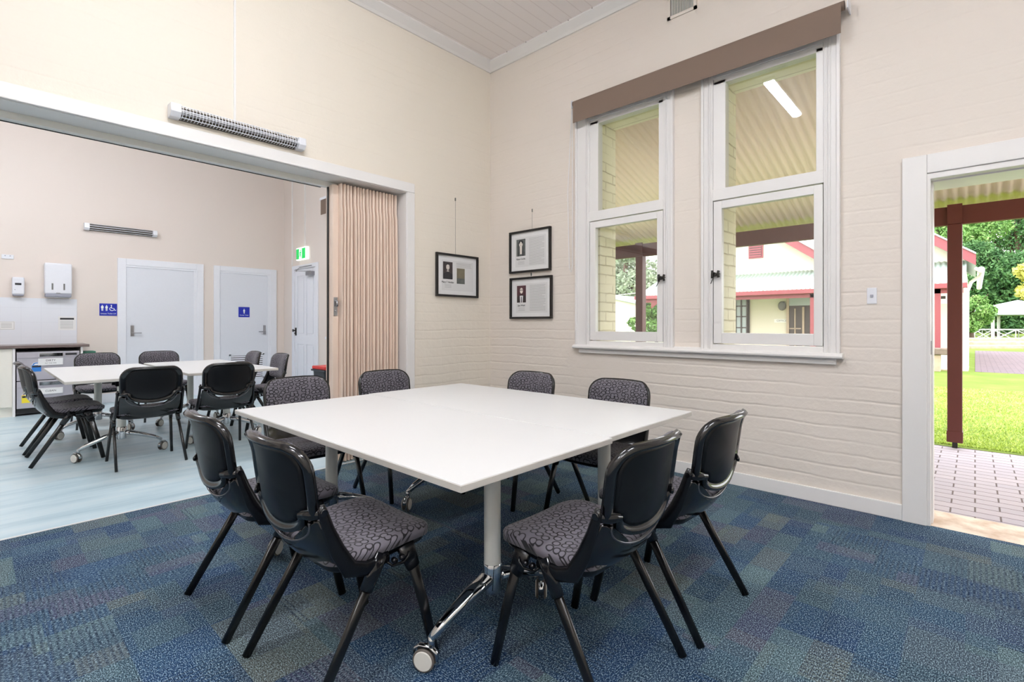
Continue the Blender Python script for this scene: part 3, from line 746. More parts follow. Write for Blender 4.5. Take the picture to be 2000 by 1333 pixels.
# lead post
px0, px1 = 2.045, 2.10
part_of(pe, MB().box((px0, 3.975, .015), (px1, 4.095, 2.365)).build('lead_post', 'curtain_beige', bevel=.006))
part_of(pe, MB().box((px0-.010, 4.040, .01), (px0, 4.06, 2.35)).build('lead_seal', 'seal_black'))
h = MB(); h.box((px0+.008, 3.966, 1.25), (px0+.040, 3.976, 1.405)); h.sweep([(px0+.024, 3.966, 1.375), (px0+.024, 3.945, 1.372), (px0+.024, 3.940, 1.345), (px0+.024, 3.952, 1.33)], .009, n=10); h.cyl((px0+.024, 3.968, 1.29), (px0+.024, 3.958, 1.29), .010, 12)
part_of(pe, h.build('latch_handle', 'steel_brushed', smooth=True, bevel=.001))
# pleated cover: vertical folds
def pleats():
    n = 18; xa, xb = px1-.005, 2.665; seg = 10; prof = []
    rr = random.Random(3)
    ws = [rr.uniform(.85, 1.15) for _ in range(n)]; tot = sum(ws); x = xa
    dep = [rr.uniform(.9, 1.1) for _ in range(n)]
    for i, w in enumerate(ws):
        ww = w/tot*(xb-xa)
        for t, q in ((0, 0), (.03, .55), (.09, .82), (.20, .96), (.38, 1), (.52, .97), (.63, .86), (.70, .60), (.73, 0), (.86, -.05)):
            prof.append((x+ww*t, 3.998-.080*dep[i]*q, i, t))
        x += ww
    prof.append((xb, 3.998, n, 0))
    zs = [.012, .3, .7, 1.1, 1.5, 1.9, 2.14, 2.20, 2.26, 2.33, 2.372]
    vs = []
    off = [rr.uniform(-.010, .010) for _ in range(n+1)]
    for zi, z in enumerate(zs):
        for (x, y, i, t) in prof:
            s = math.sin(PI*min(z, 2.2)/2.3)
            k = 1.0 if z < 2.2 else .86
            sh = off[i]*(1-t)+off[min(i+1, n)]*t
            vs.append((x+sh*s, 3.998-(3.998-y)*k, z))
    m = MB(); q = len(prof); nz = len(zs)
    back = [(x, 4.030, z) for z in zs for (x, y, i, t) in prof]
    fs = []
    for a in range(nz-1):
        for b in range(q-1):
            i0 = a*q+b; fs.append((i0, i0+1, i0+q+1, i0+q)); j = nz*q+i0; fs.append((j, j+q, j+q+1, j+1))
    N = nz*q
    for b in range(q-1):
        fs.append((b, N+b, N+b+1, b+1)); t = (nz-1)*q+b; fs.append((t, t+1, N+t+1, N+t))
    for a in range(nz-1):
        l = a*q; fs.append((l, l+q, N+l+q, N+l)); r = a*q+q-1; fs.append((r, N+r, N+r+q, r+q))
    m.add(vs+back, fs); return m
part_of(pe, pleats().build('pleated_cover', 'curtain_beige', smooth=True))
m2 = MB(); m2.box((px1, 4.031, .012), (2.66, 4.085, 2.35)); part_of(pe, m2.build('pleated_cover_rear', 'curtain_beige'))

# ================================================================== heaters
def heater(name, x0, x1, z0, z1, y, label, dense=True):
    e = empty(name, ((x0+x1)/2, y, z0), label, 'wall heater')
    d = .085
    o = (e.location.x, e.location.y, e.location.z)
    def B(mb, nm, mt, par=e, **k): ob = mb.build(nm, mt, **k); ob.parent = par; ob.location = Vector(ob.location)-(Vector(o) if par is e else Vector((0, 0, 0))); return ob
    B(MB().box((x0+.055, y-.02, z0+.004), (x1-.055, y-.001, z1-.004)), 'housing', 'heater_dark')
    for a, b in ((x0, x0+.06), (x1-.055, x1)): B(MB().prism([(y-.001, z0), (y-.001, z1), (y-d, z1-.006), (y-d-.006, z0+.03), (y-d+.02, z0)], lambda p, q: (a, p, q), lambda p, q: (b, p, q)), 'end_cap', 'white_plastic', bevel=.004)
    for zz, r in ((z1-.03, .006), (z0+.035, .006)):
        t = MB().cyl((x0+.06, y-.05, zz), (x1-.055, y-.05, zz), r, 12); B(t, 'element', 'steel_brushed', smooth=True)
    B(MB().prism([(y-.02, z1-.008), (y-.022, z1-.008), (y-.04, (z0+z1)/2), (y-.022, z0+.008), (y-.02, z0+.008)], lambda p, q: (x0+.06, p, q), lambda p, q: (x1-.055, p, q)), 'reflector', 'heater_ref')
    g = MB(); n = 40 if dense else 4
    if dense:
        for i in range(n):
            x = x0+.068+(x1-x0-.13)*i/(n-1)
            g.sweep([(x, y-.018, z1-.006), (x, y-.07, z1-.010), (x, y-d, z1-.03), (x, y-d-.003, z0+.03), (x, y-.06, z0+.006), (x, y-.018, z0+.006)], .0022, n=5, up=(1, 0, 0))
    for zz, yy in ((z1-.012, y-.07), (z1-.045, y-d), (z0+.034, y-d-.003), (z0+.008, y-.06)):
        g.sweep([(x0+.055, yy, zz), (x1-.05, yy, zz)], .003, n=6, up=(0, 0, 1))
    B(g, 'guard_grille', 'white_plastic')
    return e
heater('radiant_heater', .842, 1.722, 2.520, 2.610, LY, 'white ended radiant bar heater with wire guard, above the wide opening')
heater('radiant_heater', 1.05, 1.928, 2.548, 2.652, FY, 'radiant bar heater on the far room wall, above the left toilet door', dense=False)
tag(MB().box((1.236, LY-.010, 2.606), (1.250, LY, CZ-.08)).build('cable_conduit', 'trim_white', origin=(1.243, LY, 2.62)), 'white cable conduit running up from the radiant heater above the opening', 'conduit')

# ================================================================== roller blind
be = empty('roller_blind', (WX, 1.67, 3.0), 'taupe roller blind rolled almost fully up above both windows', 'blind')
X = WX-.075
def PB(mb, nm, mt, par=be, **k): ob = mb.build(nm, mt, **k); ob.parent = par; ob.location = Vector(ob.location)-Vector(be.location); return ob
PB(MB().cyl((X, .60, 3.185), (X, 2.685, 3.185), .028, 24), 'roller', 'blind_taupe', smooth=True)
PB(MB().box((X-.030, .615, 3.005), (X-.0285, 2.675, 3.19)), 'blind_cloth', 'blind_taupe')
PB(MB().sweep([(X-.029, .617, 2.993), (X-.029, 2.68, 2.993)], .009, .014, n=14, up=(0, 1, 0)), 'bottom_rail', 'alu_rail', smooth=True)
for y in (.578, 2.69): PB(MB().prism([(0, 3.15), (-.105, 3.15), (-.105, 3.215), (0, 3.225)], lambda a, b: (WX+a, y, b), lambda a, b: (WX+a, y+.006, b)), 'end_bracket', 'white_plastic')
c = MB(); c.sweep([(X-.01, 2.698, 3.17), (X+.02, 2.715, 2.4), (X+.03, 2.722, 1.72), (X+.03, 2.74, 1.66), (X+.03, 2.76, 1.70), (X+.02, 2.77, 2.4), (X-.01, 2.70, 3.17)], .0022, n=6); PB(c, 'pull_cord', 'white_plastic', smooth='all')

# ================================================================== vent, switches
def vent():
    e = empty('wall_vent', (WX, 1.692, 3.62), 'small rectangular louvred vent high on the window wall above the blind', 'air vent')
    def B(mb, nm, mt): ob = mb.build(nm, mt); ob.parent = e; ob.location = Vector(ob.location)-Vector(e.location)
    m = MB(); y0, y1, z0, z1 = 1.572, 1.812, 3.62, 3.80
    m.box((WX-.012, y0, z0), (WX, y0+.025, z1)); m.box((WX-.012, y1-.025, z0), (WX, y1, z1)); m.box((WX-.012, y0, z0), (WX, y1, z0+.022)); m.box((WX-.012, y0, z1-.022), (WX, y1, z1)); B(m, 'vent_frame', 'brick_cream_x')
    m = MB()
    for i in range(18): m.box((WX-.009, y0+.03+i*.0102, z0+.02), (WX-.002, y0+.034+i*.0102, z1-.02))
    B(m, 'vent_fins', 'powder_white'); B(MB().box((WX-.002, y0+.02, z0+.02), (WX-.0005, y1-.02, z1-.02)), 'vent_backing', 'dark_metal')
vent()
sw = MB().box((WX-.009, .444, 1.304), (WX, .494, 1.404)).build('light_switch', 'white_plastic', origin=(WX, .469, 1.304), bevel=.003); tag(sw, 'white light switch plate beside the outside door frame', 'light switch')
o = MB().box((WX-.014, .461, 1.345), (WX-.009, .477, 1.362)).build('rocker', 'grey_plastic', bevel=.002); o.parent = sw; o.location = Vector(o.location)-sw.location
# ================================================================== framed pictures
def picture(name, plane, a0, a1, z0, z1, label, caption, kind, hook, tilt=0.0):
    """plane 'y': on the left wall, a = x (left to right); plane 'x': on the right wall, a = y (left is larger y)"""
    if plane == 'y':
        loc = ((a0+a1)/2, LY, z0)
        def P(u, v, d): return (a0+u, LY-.004-d, z0+v)
    else:
        loc = (WX, (a0+a1)/2, z0)
        def P(u, v, d): return (WX-.004-d, a0-u, z0+v)
    w, h = abs(a1-a0), z1-z0
    e = empty(name, loc, label, 'framed picture', 'black framed portraits with text')
    def B(mb, nm, mt, par=e, **k):
        ob = mb.build(nm, mt, **k); ob.parent = par
        ob.location = Vector(ob.location)-(Vector(loc) if par is e else Vector((0, 0, 0))); return ob
    def bx(m, u0, v0, d0, u1, v1, d1): m.box(P(u0, v0, d0), P(u1, v1, d1)); return m
    m = MB(); t = .020
    bx(m, 0, 0, 0, w, t, .028); bx(m, 0, h-t, 0, w, h, .028); bx(m, 0, t, 0, t, h-t, .028); bx(m, w-t, t, 0, w, h-t, .028)
    B(m, 'picture_frame', 'black_frame', bevel=.002)
    pa = B(bx(MB(), t-.002, t-.002, .004, w-t+.002, h-t+.002, .008), 'mount_board', 'paper')
    B(bx(MB(), .075, .060, .008, w-.06, h-.065, .0086), 'text_sheet', 'mount_board', pa)
    u0, u1, v0, v1 = .090, .213, h-.255, h-.082
    D = .0092
    def poly(pts, d, mat, nm):
        mm = MB(); mm.prism(pts, lambda u, v: P(u, v, d-.0004), lambda u, v: P(u, v, d)); return B(mm, nm, mat, pa)
    poly([(u0-.004, v0-.004), (u1+.004, v0-.004), (u1+.004, v1+.004), (u0-.004, v1+.004)], D-.0003, 'paper', 'photo_border')
    poly([(u0, v0), (u1, v0), (u1, v1), (u0, v1)], D, {'dark': 'photo_dark', 'grey': 'photo_grey', 'plum': 'photo_plum'}[kind], 'portrait_photo')
    cu = (u0+u1)/2; cv = v0+(v1-v0)*.70
    poly(ellipse(cu, cv, .021 if kind != 'grey' else .024, .029), D+.0008, 'skin_pale', 'portrait_face')
    if kind == 'dark':
        poly([(u0, v0), (u1, v0), (u1, v0+.05), (cu+.022, v0+.068), (cu-.022, v0+.068), (u0, v0+.05)], D+.0004, 'ink_dark', 'portrait_clothes')
        poly([(cu-.018, cv-.044), (cu+.018, cv-.044), (cu+.008, cv-.034), (cu-.008, cv-.034)], D+.0010, 'skin_pale', 'portrait_collar')
        poly([(cu-.024, cv+.006), (cu-.02, cv+.034), (cu, cv+.040), (cu+.02, cv+.034), (cu+.024, cv+.006), (cu+.012, cv+.024), (cu-.012, cv+.024)], D+.0012, 'ink_dark', 'portrait_hair')
        # second picture: a brown photograph lower right of the text
        poly([(.268, .135), (.375, .135), (.375, .292), (.268, .292)], D, 'photo_sepia', 'building_photo')
        poly([(.268, .135), (.375, .135), (.375, .190), (.268, .190)], D+.0004, 'photo_grey', 'building_photo_ground')
    elif kind == 'grey':
        poly([(cu-.036, v0), (cu-.032, cv+.02), (cu-.02, cv+.04), (cu+.02, cv+.04), (cu+.032, cv+.02), (cu+.036, v0), (cu+.024, v0), (cu+.026, cv), (cu, cv+.03), (cu-.026, cv), (cu-.024, v0)], D+.0011, 'ink_dark', 'portrait_hair')
        poly([(cu-.012, v0+.02), (cu+.012, v0+.02), (cu+.014, cv-.02), (cu-.014, cv-.02)], D+.0006, 'skin_pale', 'portrait_collar')
    else:
        poly([(u0, v0), (u1, v0), (u1, v0+.055), (cu+.03, v0+.078), (cu-.03, v0+.078), (u0, v0+.055)], D+.0003, 'photo_dark', 'portrait_clothes')
        poly([(cu-.018, v0), (cu+.018, v0), (cu+.022, v0+.07), (cu-.022, v0+.07)], D+.0006, 'paper', 'portrait_shirt')
        poly([(cu-.005, v0), (cu+.005, v0), (cu+.004, v0+.06), (cu-.004, v0+.06)], D+.0010, 'ink_dark', 'portrait_tie')
        m = MB(); 
        for sx in (-1, 1): m.prism([(cu+sx*.002, cv+.002), (cu+sx*.019, cv+.002), (cu+sx*.019, cv+.009), (cu+sx*.002, cv+.009)], lambda u, v: P(u, v, D+.001), lambda u, v: P(u, v, D+.0014))
        B(m, 'portrait_glasses', 'ink_dark', pa)
    if kind != 'plum':
        m = MB()
        for sx in (-1, 1): m.prism(ellipse(cu+sx*.008, cv+.004, .0035, .0022, 8), lambda u, v: P(u, v, D+.001), lambda u, v: P(u, v, D+.0014))
        m.prism(ellipse(cu, cv-.014, .006, .0022, 8), lambda u, v: P(u, v, D+.001), lambda u, v: P(u, v, D+.0014))
        B(m, 'portrait_features', 'ink_dark', pa)
    m = MB(); text_mesh(m, caption, .026, lambda x, y, z: P(cu+x, v0-.030+y, D+.0002+z)); B(m, 'caption_text', 'ink_dark', pa)
    m = MB()
    def ln(ua, ub, v): m.box(P(ua, v, D-.0004), P(ub, v+.0035, D+.0001))
    rr = random.Random(len(caption))
    for k in range(3): ln(cu-.045+rr.random()*.01, cu+.045, v0-.056-k*.013)
    ub = w-.085
    k = 0; v = h-.088
    while v > .075:
        if not (kind == 'dark' and v < .30): ln(.262 if True else 0, ub-(rr.random()*.05 if rr.random() < .2 else 0), v)
        v -= .0125
    B(m, 'text_lines', 'ink_grey', pa)
    # hanging wire and hook
    if hook:
        ha, hz = hook; m = MB()
        if plane == 'y': m.sweep([(ha, LY-.006, hz), (ha, LY-.006, z1-.01)], .0012, n=6); m.box((ha-.004, LY-.010, hz-.012), (ha+.004, LY, hz+.018))
        else: m.sweep([(WX-.006, ha, hz), (WX-.006, ha, z1-.01)], .0012, n=6); m.box((WX-.010, ha-.004, hz-.012), (WX, ha+.004, hz+.018))
        B(m, 'hanging_wire', 'lamp_grey')
    return e
picture('framed_portrait', 'y', 3.034, 3.588, 1.452, 1.880, 'black framed portrait with a second brown photo, alone on the left wall near the corner', 'Mary T Holder', 'dark', (3.290, 2.436))
picture('framed_portrait', 'x', 3.543, 2.999, 1.700, 2.126, 'black framed grey portrait of a long haired woman, upper of two on the window wall', 'Kate Cocks', 'grey', (3.247, 2.314))
picture('framed_portrait', 'x', 3.536, 2.984, 1.232, 1.652, 'black framed maroon portrait of a man in glasses, lower of two on the window wall', 'Joe Wald', 'plum', (3.26, 1.675))

# ================================================================== far wall fittings and kitchen
def tagged(mb, name, mat, label, cat, origin, **k): return tag(mb.build(name, mat, origin=origin, **k), label, cat)
def child(par, mb, nm, mt, **k):
    w = Vector(par.location); p = par
    while p.parent: p = p.parent; w = w+Vector(p.location)
    ob = mb.build(nm, mt, **k); ob.parent = par; ob.location = Vector(ob.location)-w; return ob
Y = FY
# signs
s1 = tagged(MB().box((1.229, Y-.005, 1.302), (1.436, Y, 1.484)), 'toilet_sign', 'sign_blue', 'blue sign with man, woman and wheelchair symbols left of the left toilet door', 'sign', (1.33, Y, 1.302))
def fig(m, cx, cz, h, skirt=False, P=None):
    m.prism(ellipse(cx, cz+h*.43, h*.075, h*.075, 12), lambda a, b: P(a, b, 0), lambda a, b: P(a, b, 1))
    w = h*.14
    if skirt: body = [(cx-w*.5, cz-h*.1), (cx-w*1.35, cz+h*.02), (cx-w*.9, cz+h*.33), (cx+w*.9, cz+h*.33), (cx+w*1.35, cz+h*.02), (cx+w*.5, cz-h*.1)]
    else: body = [(cx-w, cz-h*.08), (cx-w*1.3, cz+h*.0), (cx-w*1.2, cz+h*.33), (cx+w*1.2, cz+h*.33), (cx+w*1.3, cz+h*.0), (cx+w, cz-h*.08)]
    m.prism(body, lambda a, b: P(a, b, 0), lambda a, b: P(a, b, 1))
    for s in (-1, 1): m.prism([(cx+s*w*.15, cz-h*.5), (cx+s*w*.75, cz-h*.5), (cx+s*w*.85, cz-h*.02), (cx+s*w*.15, cz-h*.02)], lambda a, b: P(a, b, 0), lambda a, b: P(a, b, 1))
P = lambda a, b, k: (a, Y-.005-.001*k, b)
m = MB(); fig(m, 1.262, 1.418, .085, P=P); fig(m, 1.312, 1.418, .085, True, P=P)
wc = (1.375, 1.405); 
m.sweep([(wc[0]+.030*math.cos(a), Y-.0055, wc[1]+.030*math.sin(a)) for a in [math.radians(d) for d in range(110, 361, 20)]], .0045, .0008, n=6, up=(0, 1, 0)) if False else None
rim = [(wc[0]+.030*math.cos(math.radians(d)), wc[1]+.030*math.sin(math.radians(d))) for d in range(110, 350, 15)]; rin = [(wc[0]+.022*math.cos(math.radians(d)), wc[1]+.022*math.sin(math.radians(d))) for d in range(110, 350, 15)]
for i in range(len(rim)-1): m.prism([rim[i], rim[i+1], rin[i+1], rin[i]], lambda a, b: P(a, b, 0), lambda a, b: P(a, b, 1))
m.prism(ellipse(1.368, 1.457, .008, .008, 10), lambda a, b: P(a, b, 0), lambda a, b: P(a, b, 1))
for q in ([(1.364, 1.447), (1.372, 1.447), (1.376, 1.412), (1.368, 1.412)], [(1.368, 1.418), (1.400, 1.418), (1.400, 1.411), (1.368, 1.411)], [(1.393, 1.416), (1.401, 1.416), (1.416, 1.378), (1.408, 1.378)], [(1.408, 1.378), (1.426, 1.384), (1.426, 1.390), (1.412, 1.386)]):
    m.prism(q, lambda a, b: P(a, b, 0), lambda a, b: P(a, b, 1))
child(s1, m, 'symbols', 'exit_pict')
m = MB(); text_mesh(m, 'Unisex Toilet LH', .026, lambda x, y, z: (1.333+x, Y-.0055-z, 1.333+y)); child(s1, m, 'sign_text', 'exit_pict')
s2 = tagged(MB().box((3.130, Y-.009, 1.299), (3.312, Y-.004, 1.478)), 'toilet_sign', 'sign_blue', 'blue sign with one woman symbol on the right toilet door', 'sign', (3.22, Y-.004, 1.299))
P2 = lambda a, b, k: (a, Y-.009-.001*k, b)
m = MB(); fig(m, 3.221, 1.405, .085, True, P=P2); child(s2, m, 'symbols', 'exit_pict')
m = MB(); text_mesh(m, 'Female Toilet', .026, lambda x, y, z: (3.221+x, Y-.0095-z, 1.333+y)); child(s2, m, 'sign_text', 'exit_pict')
# paper towel dispenser
t = tagged(MB().box((.628, Y-.11, 1.60), (.914, Y, 2.03)), 'towel_dispenser', 'white_plastic', 'large white paper towel dispenser with grey lower lip above the bench', 'towel dispenser', (.77, Y, 1.555), bevel=.018, segs=4)
child(t, MB().box((.634, Y-.114, 1.555), (.908, Y-.002, 1.602)), 'dispenser_lip', 'grey_plastic', bevel=.008)
m = MB(); [m.box((x, Y-.1125, 1.655), (x+.018, Y-.109, 1.745)) for x in (.700, .822)]; child(t, m, 'level_slot', 'lamp_grey', bevel=.002)
m = MB(); m.sweep([(.65, Y-.07, 1.552), (.77, Y-.075, 1.548), (.89, Y-.07, 1.552)], .006, .03, n=8, up=(0, 0, 1)); child(t, m, 'paper_towel', 'paper', smooth='all')
child(t, MB().box((.748, Y-.113, 1.607), (.790, Y-.109, 1.614)), 'latch', 'lamp_grey')
# soap dispenser
t = tagged(MB().box((.312, Y-.09, 1.575), (.432, Y, 1.81)), 'soap_dispenser', 'white_plastic', 'small white automatic soap dispenser left of the towel dispenser', 'soap dispenser', (.37, Y, 1.56), bevel=.016, segs=4)
child(t, MB().box((.340, Y-.093, 1.703), (.402, Y-.088, 1.730)), 'display', 'ink_dark', bevel=.002)
child(t, MB().box((.318, Y-.085, 1.558), (.426, Y-.01, 1.580)), 'dispenser_lip', 'grey_plastic', bevel=.008)
m = MB(); m.cyl((.340, Y-.0905, 1.640), (.340, Y-.089, 1.640), .004, 10); child(t, m, 'sensor_light', 'ink_dark')
# power point
t = tagged(MB().box((.216, Y-.010, 2.052), (.332, Y, 2.110)), 'power_point', 'white_plastic', 'white double power point high on the far wall above the soap dispenser', 'power point', (.27, Y, 2.052), bevel=.003)
m = MB(); [m.box((x, Y-.013, 2.088), (x+.012, Y-.010, 2.098)) for x in (.244, .292)]; child(t, m, 'rocker', 'grey_plastic')
# splashback and notices
tagged(MB().box((-1.6, Y-.010, .902), (.977, Y-.002, 1.535)), 'splashback', 'tile_white', 'white tiled splashback above the kitchen bench', 'splashback', (-.3, Y, .902))
def notice(x0, x1, z0, z1, label, head):
    t = tagged(MB().box((x0, Y-.0115, z0), (x1, Y-.010, z1)), 'notice', 'paper', label, 'notice', ((x0+x1)/2, Y-.01, z0))
    m = MB()
    if head: m.box((x0+.02, Y-.0125, z1-.045), (x1-.02, Y-.0115, z1-.02))
    else:
        for a in ((x0+.006, z0+.006, x1-.006, z0+.009), (x0+.006, z1-.009, x1-.006, z1-.006), (x0+.006, z0+.006, x0+.009, z1-.006), (x1-.009, z0+.006, x1-.006, z1-.006)): m.box((a[0], Y-.012, a[1]), (a[2], Y-.0115, a[3]))
    if m.v: child(t, m, 'heading_bar' if head else 'border_line', 'ink_dark' if head else 'ink_grey')
    m = MB(); z = z1-(.068 if head else .03)
    while z > z0+.02: m.box((x0+.022, Y-.0122, z), (x1-.03, Y-.0115, z+.005)); z -= .017
    child(t, m, 'text_lines', 'ink_grey')
notice(.775, .965, 1.09, 1.285, 'white notice with black heading bar on the splashback, near its right end', True)
notice(.19, .343, 1.10, 1.215, 'small bordered white notice on the splashback at the left edge of the photo', False)
# worktop and cabinets
tagged(MB().box((-1.6, 8.885, .868), (1.045, Y-.001, .902)), 'worktop', 'counter_brown', 'brown laminate kitchen worktop over the dishwasher', 'worktop', (0, 9.2, .868), bevel=.003)
t = tagged(MB().box((-.55, 8.93, .12), (.30, Y-.001, .866)), 'kitchen_cabinet', 'cabinet_cream', 'cream kitchen base cabinet left of the drawer dishwasher', 'cabinet', (-.1, 9.2, 0))
child(t, MB().box((-.13, 8.912, .125), (.298, 8.93, .862)), 'cabinet_door', 'cabinet_cream', bevel=.002)
child(t, MB().box((-.55, 8.912, .125), (-.134, 8.93, .862)), 'cabinet_door', 'cabinet_cream', bevel=.002)
child(t, MB().box((-.55, 8.955, 0), (.30, 8.975, .12)), 'kickboard', 'cabinet_cream')
child(t, MB().box((.30, 8.905, 0), (.325, Y-.001, .866)), 'side_panel', 'trim_white')
child(t, MB().box((.955, 8.905, 0), (.978, Y-.001, .866)), 'side_panel', 'trim_white')
# dishwasher
e = empty('drawer_dishwasher', (.64, 9.2, 0), 'stainless double drawer dishwasher under the worktop, with stickers', 'dishwasher')
child(e, MB().box((.335, 8.935, .02), (.945, Y-.05, .83)), 'casing', 'cabinet_black')
def drawer(z0, z1):
    d = child(e, MB().box((.338, 8.912, z0), (.942, 8.938, z1)), 'drawer', 'steel_panel', bevel=.003)
    child(d, MB().box((.338, 8.906, z1-.075), (.942, 8.913, z1-.004)), 'control_strip', 'steel_panel', bevel=.002)
    child(d, MB().box((.545, 8.903, z1-.064), (.775, 8.907, z1-.018)), 'drawer_handle', 'chrome', bevel=.003)
    return d
du = drawer(.452, .815); dl = drawer(.095, .440)
child(du, MB().box((.800, 8.9035, .762), (.915, 8.9065, .790)), 'display', 'ink_dark')
child(du, MB().box((.535, 8.898, .640), (.775, 8.9105, .728)), 'dirty_sign', 'paper')
m = MB(); text_mesh(m, 'DIRTY', .034, lambda x, y, z: (.655+x, 8.8975-z, .699+y)); text_mesh(m, 'PUT THIS ONE', .017, lambda x, y, z: (.655+x, 8.8975-z, .664+y)); child(du, m, 'dirty_sign_text', 'ink_dark')
m = MB(); text_mesh(m, 'CLEAN', .034, lambda x, y, z: (.655+x, 8.8975-z, .300+y)); 
child(dl, MB().box((.535, 8.898, .262), (.775, 8.9105, .338)), 'clean_sign', 'paper'); child(dl, m, 'clean_sign_text', 'ink_dark')
def sticker(par, cx, z, w, top, band):
    q = lambda d: (lambda a, b: (a, 8.9118-d, b))
    m = MB(); m.prism([(cx-w/2, z), (cx+w/2, z), (cx+w/2, z+w*.95), (cx-w/2, z+w*.95)], q(0), q(.001)); child(par, m, 'energy_sticker', band)
    arc = [(cx+w/2*math.cos(PI*i/14), z+w*.95+w*.42*math.sin(PI*i/14)) for i in range(15)]
    m = MB(); m.prism(arc, q(0), q(.001)); child(par, m, 'energy_dial', 'paper')
    m = MB(); a2 = [(cx+w*.42*math.cos(PI*i/14), z+w*.97+w*.34*math.sin(PI*i/14)) for i in range(5, 15)]+[(cx+w*.26*math.cos(PI*i/14), z+w*.97+w*.20*math.sin(PI*i/14)) for i in range(14, 4, -1)]
    m.prism(a2, q(.001), q(.0018)); child(par, m, 'energy_arc', top)
    m = MB(); m.box((cx-w*.45, 8.9100, z+w*.62), (cx+w*.45, 8.9108, z+w*.86)); child(par, m, 'energy_text_bar', 'ink_dark')
sticker(dl, .435, .165, .105, 'sticker_red', 'sticker_yellow')
sticker(du, .52, .560, .09, 'sticker_blue', 'sticker_blue')
m = MB().box((.49, 8.911, .20), (.525, 8.9117, .26)); child(dl, m, 'water_sticker', 'sticker_blue')
# green lidded caddy beside the bench end
t = tagged(MB().prism([(.992, .0), (1.100, .0), (1.118, .77), (.985, .77)], lambda a, b: (a, 9.02, b), lambda a, b: (a, 9.26, b)), 'recycling_caddy', 'trim_white', 'slim white bin with a green lid at the right end of the kitchen bench', 'bin', (1.05, 9.14, 0))
child(t, MB().box((.980, 9.01, .77), (1.128, 9.27, .80)), 'lid', 'bin_green', bevel=.006)
# exit sign
e = empty('exit_sign', (FX, 8.68, 2.30), 'glowing green and white running man exit sign above the old exit door', 'exit sign')
child(e, MB().box((FX-.05, 8.46, 2.305), (FX-.005, 8.86, 2.525)), 'sign_box', 'exit_white', bevel=.006)
child(e, MB().box((FX-.054, 8.50, 2.325), (FX-.050, 8.845, 2.505)), 'sign_face', 'exit_green')
m = MB(); Pz = lambda a, b: (FX-.055, 8.67-a, 2.415+b); Pf = lambda a, b: (FX-.0542, 8.69-a, 2.415+b)
m.prism([(-.045, -.085), (.045, -.085), (.045, .085), (-.045, .085)], Pf, Pz); child(e, m, 'doorway_symbol', 'exit_white')
m = MB(); Pz = lambda a, b: (FX-.0562, 8.67-a, 2.415+b); Pf = lambda a, b: (FX-.0550, 8.69-a, 2.415+b)
m.prism(ellipse(.012, .055, .012, .012, 12), Pf, Pz)
for q in ([(-.012, .038), (.014, .040), (.008, -.010), (-.014, -.008)], [(.010, .034), (.034, .014), (.030, .006), (.008, .022)], [(-.010, .034), (-.034, .012), (-.028, .006), (-.006, .020)], [(.006, -.006), (.024, -.036), (.016, -.070), (.006, -.068), (.012, -.038), (-.006, -.012)], [(-.014, -.004), (-.020, -.036), (-.040, -.050), (-.044, -.042), (-.028, -.030), (-.024, -.002)]): m.prism(q, Pf, Pz)
child(e, m, 'running_man', 'exit_green')
for y, z0, n in ((8.60, 2.53, 'white cable conduit dropping to the exit sign'), (9.12, 2.24, 'white cable conduit between the far corner and the exit sign')):
    tagged(MB().box((FX-.016, y-.010, z0), (FX, y+.010, CZ)), 'cable_conduit', 'trim_white', n, 'conduit', (FX, y, z0))
# roller blind of the far room side window, end only
e = empty('roller_blind', (FX, 7.05, 2.95), 'roller blind end on the far room side window, beside the partition edge', 'blind')
child(e, MB().cyl((FX-.07, 6.25, 3.22), (FX-.07, 7.86, 3.22), .035, 20), 'roller', 'white_plastic', smooth=True)
child(e, MB().box((FX-.10, 6.28, 2.96), (FX-.097, 7.83, 3.22)), 'blind_cloth', 'blind_taupe')
# bin
t = tagged(MB().prism([(3.21, 0), (3.49, 0), (3.53, .54), (3.17, .54)], lambda a, b: (a, 6.40, b), lambda a, b: (a, 6.72, b)), 'rubbish_bin', 'bin_black', 'black plastic rubbish bin with a bright red lid beside the partition edge', 'bin', (3.35, 6.55, 0), bevel=.012)
child(t, MB().box((3.165, 6.37, .555), (3.535, 6.75, .600)), 'lid', 'bin_red', bevel=.012)
child(t, MB().box((3.155, 6.36, .53), (3.545, 6.76, .555)), 'rim', 'bin_black', bevel=.006)
# ================================================================== outside
GZ = -.02
def plane_obj(name, x0, x1, y0, y1, z, mat, t=.12): return MB().box((x0, y0, z-t), (x1, y1, z)).build(name, mat)
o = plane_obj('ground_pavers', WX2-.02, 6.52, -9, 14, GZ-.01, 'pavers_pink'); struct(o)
o = plane_obj('ground_lawn', 6.52, 17.05, -30, 40, GZ-.005, 'lawn_green'); struct(o)
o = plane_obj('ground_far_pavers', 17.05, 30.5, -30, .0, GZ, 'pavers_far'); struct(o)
o = plane_obj('ground_beyond', 17.05, 30.5, .0, 40, GZ-.006, 'lawn_green'); struct(o)
o = plane_obj('ground_park', 30.5, 140, -80, 100, GZ-.10, 'lawn_green'); struct(o)
